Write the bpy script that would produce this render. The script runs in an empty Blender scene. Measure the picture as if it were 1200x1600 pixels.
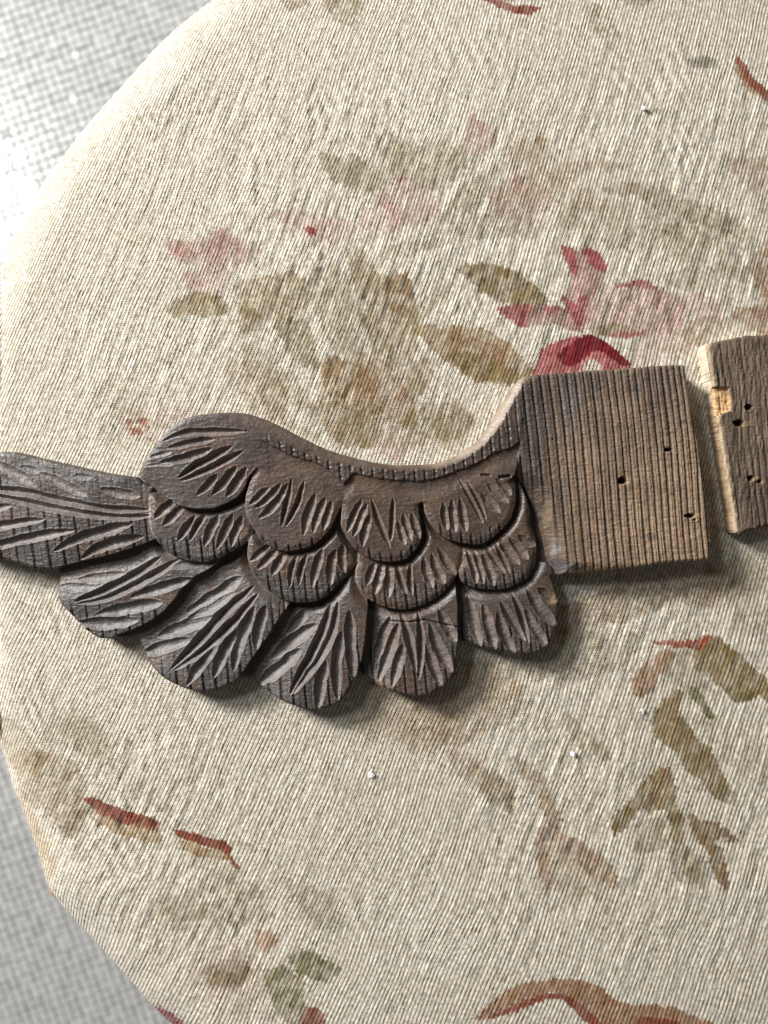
import bpy, math, random
import numpy as np

# ---------------------------------------------------------------- units
# 3000 plan units to the metre (a third of a millimetre each).  The seat top is the plane z = SEAT.
S = 1.0 / 3000.0
SEAT = 0.45
CAM_H = 1160.0 * S
scene = bpy.context.scene
col = scene.collection

# ---------------------------------------------------------------- camera
cam_data = bpy.data.cameras.new('camera')
cam = bpy.data.objects.new('camera', cam_data)
col.objects.link(cam)
cam.location = (0, 0, SEAT + CAM_H)
cam.rotation_euler = (0, 0, 0)
cam_data.sensor_fit = 'VERTICAL'
cam_data.angle = 2 * math.atan(800.0 / 1160.0)
cam_data.clip_start = 0.01
cam_data.clip_end = 50
cam_data.dof.use_dof = True
cam_data.dof.focus_distance = CAM_H - 0.006
cam_data.dof.aperture_fstop = 3.1
scene.camera = cam

# ---------------------------------------------------------------- light: one tall window up and to the left
world = bpy.data.worlds.new('World')
scene.world = world
world.use_nodes = True
bg = world.node_tree.nodes['Background']
bg.inputs[0].default_value = (1.0, 0.95, 0.88, 1)
bg.inputs[1].default_value = 0.095


def area(name, loc, target, sx, sy, power, color):
    l = bpy.data.lights.new(name, 'AREA')
    l.shape = 'RECTANGLE'
    l.size = sx
    l.size_y = sy
    l.energy = power
    l.color = color
    o = bpy.data.objects.new(name, l)
    col.objects.link(o)
    o.location = loc
    from mathutils import Vector
    d = Vector(target) - Vector(loc)
    o.rotation_euler = d.to_track_quat('-Z', 'Y').to_euler()
    return o


area('window_lower_light', (-1.92, 1.38, SEAT + 1.10), (0, 0, SEAT), 0.62, 0.46, 156, (1.0, 0.985, 0.96))
area('window_upper_light', (-1.64, 1.24, SEAT + 1.85), (0, 0, SEAT), 0.42, 0.42, 24, (0.95, 0.97, 1.0))

vs = scene.view_settings
scene.display_settings.display_device = 'sRGB'
vs.view_transform = 'Standard'
vs.look = 'None'
vs.exposure = 0.0
vs.gamma = 1.0
vs.use_curve_mapping = False

# ---------------------------------------------------------------- numpy helpers
rng = np.random.RandomState(7)


def sstep(a, b, x):
    t = np.clip((x - a) / (b - a), 0, 1)
    return t * t * (3 - 2 * t)


def vnoise(x, y, seed):
    """smooth value noise in -1..1, lattice spacing 1"""
    r = np.random.RandomState(seed).rand(257, 257).astype(np.float32) * 2 - 1
    xi = np.floor(x).astype(int)
    yi = np.floor(y).astype(int)
    fx = x - xi
    fy = y - yi
    fx = fx * fx * (3 - 2 * fx)
    fy = fy * fy * (3 - 2 * fy)
    xi %= 256
    yi %= 256
    return ((r[yi, xi] * (1 - fx) + r[yi, xi + 1] * fx) * (1 - fy) +
            (r[yi + 1, xi] * (1 - fx) + r[yi + 1, xi + 1] * fx) * fy)


def fbm(x, y, seed, octv=3):
    s = 0
    a = 1
    t = 0
    for k in range(octv):
        s = s + a * vnoise(x * 2 ** k + 17.3 * k, y * 2 ** k + 5.1 * k, seed + k)
        t += a
        a *= 0.5
    return s / t


def spline(pts, n=5, closed=True):
    p = np.array(pts, float)
    out = []
    m = len(p)
    rngi = range(m) if closed else range(m - 1)
    for i in rngi:
        if closed:
            p0, p1, p2, p3 = p[i - 1], p[i], p[(i + 1) % m], p[(i + 2) % m]
        else:
            p0, p1, p2, p3 = p[max(i - 1, 0)], p[i], p[i + 1], p[min(i + 2, m - 1)]
        for k in range(n):
            t = k / n
            out.append(0.5 * ((2 * p1) + (p2 - p0) * t + (2 * p0 - 5 * p1 + 4 * p2 - p3) * t * t +
                              (3 * p1 - p0 - 3 * p2 + p3) * t ** 3))
    if not closed:
        out.append(p[-1])
    return np.array(out)


def sdf(U, V, poly, pad=80):
    """signed distance, positive inside, exact only within pad of the polygon"""
    poly = np.asarray(poly, float)
    x0, y0 = poly.min(0) - pad
    x1, y1 = poly.max(0) + pad
    out = np.full(U.shape, -float(pad))
    m = (U > x0) & (U < x1) & (V > y0) & (V < y1)
    if not m.any():
        return out
    u = U[m]
    v = V[m]
    d2 = np.full(u.shape, 1e12)
    inside = np.zeros(u.shape, bool)
    n = len(poly)
    for i in range(n):
        ax, ay = poly[i]
        bx, by = poly[(i + 1) % n]
        ex, ey = bx - ax, by - ay
        L = ex * ex + ey * ey
        if L < 1e-12:
            continue
        t = np.clip(((u - ax) * ex + (v - ay) * ey) / L, 0, 1)
        d2 = np.minimum(d2, (u - ax - t * ex) ** 2 + (v - ay - t * ey) ** 2)
        if ay != by:
            c = (ay > v) != (by > v)
            inside ^= c & (u < (v - ay) / (by - ay) * ex + ax)
    d = np.sqrt(d2)
    out[m] = np.where(inside, d, -d)
    return out


def curve_dt(u, v, pts):
    """distance to a polyline and the running parameter 0..1 along it"""
    p = np.asarray(pts, float)
    seg = np.sqrt(((p[1:] - p[:-1]) ** 2).sum(1))
    tot = seg.sum()
    acc = 0
    best = np.full(u.shape, 1e9)
    tt = np.zeros(u.shape)
    for i in range(len(seg)):
        ax, ay = p[i]
        ex, ey = p[i + 1] - p[i]
        t = np.clip(((u - ax) * ex + (v - ay) * ey) / max(seg[i] ** 2, 1e-9), 0, 1)
        d = np.sqrt((u - ax - t * ex) ** 2 + (v - ay - t * ey) ** 2)
        m = d < best
        best = np.where(m, d, best)
        tt = np.where(m, (acc + t * seg[i]) / tot, tt)
        acc += seg[i]
    return best, tt


# ---------------------------------------------------------------- node helper
class E:
    """tiny arithmetic builder for shader nodes"""
    nt = None

    def __init__(s, sock):
        s.s = sock

    @staticmethod
    def m(op, a, b=None, c=None):
        n = E.nt.nodes.new('ShaderNodeMath')
        n.operation = op
        for i, v in enumerate((a, b, c)):
            if v is None:
                continue
            if isinstance(v, E):
                E.nt.links.new(v.s, n.inputs[i])
            else:
                n.inputs[i].default_value = v
        return E(n.outputs[0])

    def __add__(s, o): return E.m('ADD', s, o)
    def __radd__(s, o): return E.m('ADD', s, o)
    def __sub__(s, o): return E.m('SUBTRACT', s, o)
    def __rsub__(s, o): return E.m('SUBTRACT', o, s)
    def __mul__(s, o): return E.m('MULTIPLY', s, o)
    def __rmul__(s, o): return E.m('MULTIPLY', s, o)
    def __truediv__(s, o): return E.m('DIVIDE', s, o)
    def sin(s): return E.m('SINE', s)
    def floor(s): return E.m('FLOOR', s)
    def fract(s): return E.m('FRACT', s)
    def pow(s, k): return E.m('POWER', s, k)
    def abs(s): return E.m('ABSOLUTE', s)


def link(sock, inp):
    E.nt.links.new(sock.s if isinstance(sock, E) else sock, inp)


def comb(x, y, z=0.0):
    n = E.nt.nodes.new('ShaderNodeCombineXYZ')
    for i, v in enumerate((x, y, z)):
        if isinstance(v, E):
            E.nt.links.new(v.s, n.inputs[i])
        else:
            n.inputs[i].default_value = v
    return n.outputs[0]


def noise(vec, scale=1.0, detail=2.0, rough=0.5):
    n = E.nt.nodes.new('ShaderNodeTexNoise')
    n.inputs['Scale'].default_value = scale
    n.inputs['Detail'].default_value = detail
    n.inputs['Roughness'].default_value = rough
    E.nt.links.new(vec, n.inputs['Vector'])
    return E(n.outputs['Fac'])


def maprange(v, a, b, c, d):
    n = E.nt.nodes.new('ShaderNodeMapRange')
    link(v, n.inputs[0])
    for i, k in enumerate((a, b, c, d)):
        n.inputs[i + 1].default_value = k
    return E(n.outputs[0])


def new_mat(name):
    m = bpy.data.materials.new(name)
    m.use_nodes = True
    E.nt = m.node_tree
    return m, m.node_tree.nodes['Principled BSDF']


def plan_xyz():
    tc = E.nt.nodes.new('ShaderNodeTexCoord')
    sp = E.nt.nodes.new('ShaderNodeSeparateXYZ')
    E.nt.links.new(tc.outputs['Object'], sp.inputs[0])
    return [E(sp.outputs[i]) * 3000.0 for i in range(3)]


def attr_col(name='col'):
    a = E.nt.nodes.new('ShaderNodeAttribute')
    a.attribute_name = name
    return a.outputs['Color']


def mixcol(a, b, fac, mode='MIX'):
    n = E.nt.nodes.new('ShaderNodeMix')
    n.data_type = 'RGBA'
    n.blend_type = mode
    for v, i in ((fac, 0), (a, 6), (b, 7)):
        if isinstance(v, (E,)):
            E.nt.links.new(v.s, n.inputs[i])
        elif hasattr(v, 'is_output'):
            E.nt.links.new(v, n.inputs[i])
        elif isinstance(v, tuple):
            n.inputs[i].default_value = (*v, 1)
        else:
            n.inputs[i].default_value = v
    return n.outputs[2]


def bump(height, dist, strength=1.0, normal=None):
    b = E.nt.nodes.new('ShaderNodeBump')
    b.inputs['Strength'].default_value = strength
    b.inputs['Distance'].default_value = dist
    link(height, b.inputs['Height'])
    if normal is not None:
        E.nt.links.new(normal, b.inputs['Normal'])
    return b.outputs[0]


# ---------------------------------------------------------------- materials
PITCH = 5.5


def fabric_material():
    m, bs = new_mat('tapestry_weave')
    x, y, z = plan_xyz()
    th = math.radians(20.5)
    v2 = comb(x, y)
    w1 = (noise(v2, 1 / 190.0, 1) - 0.5) * 18.0
    w2 = (noise(v2, 1 / 40.0, 1) - 0.5) * 1.1
    p = x * math.cos(th) - y * math.sin(th) + x * y * 0.00012 + w1 + w2
    q = x * math.sin(th) + y * math.cos(th) + (noise(v2, 1 / 14.0, 1) - 0.5) * 2.5
    pp = p / PITCH
    idx = pp.floor()
    fr = pp.fract()
    crest = (fr * math.pi).sin()
    per = noise(comb(idx * 7.31, q / 34.0), 1.0, 1)
    slit = noise(comb(idx * 5.37 + 9.0, q / 15.0), 1.0, 1)
    zone = noise(v2, 1 / 75.0, 2)
    per2 = noise(comb(idx * 3.17 + 40.0, q / 6.5), 1.0, 1)
    bead = ((q / 3.6 + idx * 0.5 + fr * 0.8) * (2 * math.pi)).sin()
    amp = maprange(per, 0.3, 0.7, 0.35, 1.35)
    fuzz = noise(v2, 0.33, 2, 0.7)
    clump = noise(comb(p / 16.0, q / 9.0), 1.0, 3, 0.6)
    slm = maprange(slit, 0.60, 0.67, 0.0, 1.0) * maprange(zone, 0.46, 0.58, 0.05, 1.0) * (1.0 - crest * 0.7)
    h = crest.pow(0.7) * amp * 0.72 + bead * crest * 0.45 * maprange(per, 0.3, 0.7, 1.3, 0.35) \
        + (per2 - 0.5) * 1.1 + fuzz * 1.1 + clump * 0.65 - slm * 0.9
    nrm = bump(h, 1.15 * S, 1.0)
    bs.inputs['Roughness'].default_value = 0.92
    bs.inputs['Specular IOR Level'].default_value = 0.15
    bs.inputs['Sheen Weight'].default_value = 0.12
    link(nrm, bs.inputs['Normal'])
    base = attr_col()
    # shade between the ribs of weft is painted into the colour, wool ends vary a little from one another
    gap_shade = mixcol(base, (0.45, 0.40, 0.325), 1.0, 'MULTIPLY')
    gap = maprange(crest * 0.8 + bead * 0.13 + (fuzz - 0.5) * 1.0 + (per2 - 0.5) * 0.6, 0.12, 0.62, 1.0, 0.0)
    c = mixcol(base, gap_shade, gap)
    c = mixcol(c, (0.80, 0.78, 0.73), maprange(per2, 0.35, 0.65, 1.0, 0.0), 'MULTIPLY')
    c = mixcol(c, (0.70, 0.66, 0.58), maprange(noise(comb(p / 5.0, q / 8.0), 1.0, 2), 0.62, 0.74, 0.0, 0.8), 'MULTIPLY')
    c = mixcol(c, (0.30, 0.26, 0.20), slm * 0.65, 'MULTIPLY')  # dark slit insides painted in, as the bump casts no shadow
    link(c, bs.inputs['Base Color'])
    return m


def wood_material(name, rough=0.5, fibre=1.0, spec=0.5):
    m, bs = new_mat(name)
    x, y, z = plan_xyz()
    v2 = comb(x, y, z)
    fib = noise(comb(x / 26.0, y / 1.7, z / 3.0), 1.0, 3, 0.6)
    grit = noise(v2, 0.42, 3, 0.65)
    blot = noise(v2, 1 / 28.0, 3, 0.55)
    base = attr_col()
    gm = E(base.node.outputs['Alpha'])
    c = mixcol(base, (0.62, 0.60, 0.58), maprange(fib, 0.40, 0.62, 0.55, 0.0), 'MULTIPLY')
    c = mixcol(c, (1.45, 1.42, 1.40), maprange(grit, 0.52, 0.72, 0.0, 0.85) * gm, 'MULTIPLY')
    c = mixcol(c, (0.66, 0.63, 0.62), maprange(blot, 0.48, 0.64, 0.0, 0.7), 'MULTIPLY')
    link(c, bs.inputs['Base Color'])
    link(maprange(grit, 0.3, 0.7, rough - 0.09, rough + 0.14), bs.inputs['Roughness'])
    bs.inputs['Specular IOR Level'].default_value = spec
    n1 = bump(fib * 0.5 * fibre * (gm * 0.5 + 0.5) + grit * 0.95 * gm + blot * 1.0, 1.35 * S, 0.85)
    link(n1, bs.inputs['Normal'])
    return m


def plain_material(name, color, rough=0.5, spec=0.5, nscale=40, namp=0.25):
    m, bs = new_mat(name)
    tc = E.nt.nodes.new('ShaderNodeTexCoord')
    n = noise(tc.outputs['Object'], nscale, 3)
    c = mixcol(color, tuple(k * (1 - namp) for k in color), maprange(n, 0.35, 0.65, 0, 1))
    link(c, bs.inputs['Base Color'])
    bs.inputs['Roughness'].default_value = rough
    bs.inputs['Specular IOR Level'].default_value = spec
    return m


M_FABRIC = fabric_material()
M_WING = wood_material('dark_stained_wood', 0.42, 1.0, 0.5)
M_BLOCK = wood_material('weathered_bare_wood', 0.62, 1.0, 0.35)
M_LEG = plain_material('waxed_orange_wood', (0.50, 0.29, 0.18), 0.35, 0.5, 60)
M_GROUT = plain_material('grey_grout', (0.24, 0.24, 0.23), 0.8, 0.3, 90)
M_LINT = plain_material('white_wool_fluff', (0.90, 0.89, 0.86), 0.95, 0.1, 800, 0.1)


def tile_material():
    m, bs = new_mat('glazed_white_mosaic')
    oi = E.nt.nodes.new('ShaderNodeObjectInfo')
    geo = E.nt.nodes.new('ShaderNodeNewGeometry')
    n = noise(geo.outputs['Position'], 55, 2)
    c = mixcol((0.46, 0.46, 0.445), (0.38, 0.38, 0.37), maprange(n, 0.35, 0.65, 0, 1))
    link(c, bs.inputs['Base Color'])
    bs.inputs['Roughness'].default_value = 0.23
    bs.inputs['Specular IOR Level'].default_value = 0.75
    return m


M_TILE = tile_material()


# ---------------------------------------------------------------- object helpers
def link_obj(name, mesh, parent=None):
    o = bpy.data.objects.new(name, mesh)
    col.objects.link(o)
    if parent is not None:
        o.parent = parent
    return o


def tag(o, label=None, cat=None, group=None, kind=None):
    if label: o['label'] = label
    if cat: o['category'] = cat
    if group: o['group'] = group
    if kind: o['kind'] = kind
    return o


def empty(name, loc):
    o = bpy.data.objects.new(name, None)
    o.empty_display_size = 0.02
    o.location = loc
    col.objects.link(o)
    return o


def fast_mesh(name, verts, quads, mat, colors=None, smooth=True):
    me = bpy.data.meshes.new(name)
    me.vertices.add(len(verts))
    me.vertices.foreach_set('co', np.asarray(verts, np.float32).ravel())
    nq = len(quads)
    me.loops.add(nq * 4)
    me.loops.foreach_set('vertex_index', np.asarray(quads, np.int32).ravel())
    me.polygons.add(nq)
    me.polygons.foreach_set('loop_start', np.arange(0, nq * 4, 4, dtype=np.int32))
    me.polygons.foreach_set('loop_total', np.full(nq, 4, np.int32))
    me.polygons.foreach_set('use_smooth', np.full(nq, smooth, bool))
    if colors is not None:
        a = me.color_attributes.new('col', 'FLOAT_COLOR', 'POINT')
        c = np.ones((len(verts), 4), np.float32)
        c[:, :colors.shape[1]] = colors
        a.data.foreach_set('color', c.ravel())
    me.materials.append(mat)
    me.update()
    me.validate()
    return me


def relief_parts(U, V, sd, Z, C, labels, names, mat, wall, parent, ztop=40.0, wallcol=None, smooth_wall=False):
    """Cut the relief Z(U,V) along sd = 0 and build one mesh per label, with side walls along the outline.
    wall = list of (outward shift, z as function of top z)"""
    gy, gx = np.gradient(sd)
    dv = np.gradient(V, axis=0)
    du = np.gradient(U, axis=1)
    gx = gx / du
    gy = gy / dv
    L = np.sqrt(gx * gx + gy * gy) + 1e-6
    gx /= L
    gy /= L
    out = sd < 0
    cell = np.maximum(du, np.abs(dv)) * 1.6
    mv = np.where(out, np.minimum(-sd, cell), 0)
    Um = U + gx * mv
    Vm = V + gy * mv
    if ztop is None:
        ztop = np.maximum(Z, -70)
    k = (CAM_H / S - ztop) / (CAM_H / S)      # the outline was read off at the height of the top face
    X = (Um - 600) * k
    Y = (800 - Vm) * k
    H, W = U.shape
    keep = np.maximum(np.maximum(sd[:-1, :-1], sd[1:, :-1]), np.maximum(sd[:-1, 1:], sd[1:, 1:])) > 0
    idx = np.arange(H * W).reshape(H, W)
    a = idx[:-1, :-1]; b = idx[1:, :-1]; c = idx[1:, 1:]; d = idx[:-1, 1:]
    quads = np.stack([a, b, c, d], -1)
    kp = np.pad(keep, 1)
    edges = []
    for (n, e0, e1) in ((kp[:-2, 1:-1], d, a), (kp[2:, 1:-1], b, c), (kp[1:-1, :-2], a, b), (kp[1:-1, 2:], c, d)):
        m = keep & ~n
        edges.append(np.stack([e0[m], e1[m], labels[m]], -1))
    edges = np.concatenate(edges)
    Pf = np.stack([X.ravel(), Y.ravel(), Z.ravel()], -1)
    Cf = C.reshape(-1, C.shape[-1])
    Gx = gx.ravel(); Gy = gy.ravel()
    objs = []
    for li, nm in enumerate(names):
        if nm is None:
            continue
        q = quads[keep & (labels == li)]
        if len(q) == 0:
            continue
        used, inv = np.unique(q.ravel(), return_inverse=True)
        vv = [Pf[used]]
        cc = [Cf[used]]
        qq = [inv.reshape(-1, 4)]
        ed = edges[edges[:, 2] == li][:, :2]
        if len(ed):
            eu, einv = np.unique(ed.ravel(), return_inverse=True)
            einv = einv.reshape(-1, 2)
            base = len(used)
            n = len(eu)
            P = Pf[eu]
            for r, (shift, zf) in enumerate(wall):
                Q = P.copy()
                Q[:, 0] += -Gx[eu] * shift
                Q[:, 1] += Gy[eu] * shift
                Q[:, 2] = zf(P[:, 2])
                vv.append(Q)
                cc.append(wallcol(Q, Cf[eu], r) if wallcol else Cf[eu])
                if r:
                    o0 = base + (r - 1) * n
                    o1 = base + r * n
                    qq.append(np.stack([einv[:, 0] + o0, einv[:, 0] + o1, einv[:, 1] + o1, einv[:, 1] + o0], -1))
        vv = np.concatenate(vv) * S
        me = fast_mesh(nm, vv, np.concatenate(qq), mat, np.concatenate(cc))
        objs.append(link_obj(nm, me, parent))
    return objs


# ================================================================ STOOL CUSHION
seat_outline = spline([(355, -20), (330, 0), (265, 52), (200, 122), (140, 190), (98, 243), (62, 292), (28, 350), (2, 410),
                       (-25, 500), (-48, 620), (-55, 760), (-50, 900), (-38, 1020), (-20, 1110), (2, 1172),
                       (19, 1225), (38, 1275), (54, 1318), (65, 1355), (78, 1390), (106, 1428), (150, 1473), (200, 1528), (256, 1590),
                       (330, 1650), (450, 1740), (620, 1810), (820, 1845), (1040, 1820), (1260, 1740), (1450, 1600),
                       (1580, 1400), (1640, 1150), (1650, 850), (1620, 560), (1540, 300), (1400, 60), (1200, -110),
                       (980, -190), (760, -200), (560, -140), (440, -80)], 4)


def rib_coords(U, V):
    x = U - 600; y = 800 - V
    th = math.radians(20.5)
    p = x * math.cos(th) - y * math.sin(th) + x * y * 0.00012
    q = x * math.sin(th) + y * math.cos(th)
    return p, q


IVORY = np.array([0.745, 0.70, 0.605])
OLIVE = np.array([0.235, 0.165, 0.062])
TAN = np.array([0.33, 0.21, 0.095])
BROWN = np.array([0.30, 0.155, 0.075])
RUST = np.array([0.27, 0.068, 0.036])
ROSE = np.array([0.42, 0.12, 0.12])
PINK = np.array([0.53, 0.335, 0.29])
CRIM = np.array([0.20, 0.010, 0.018])
SAGE = np.array([0.31, 0.265, 0.155])
MOSS = np.array([0.17, 0.155, 0.045])
GOLD = np.array([0.42, 0.28, 0.13])

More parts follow.
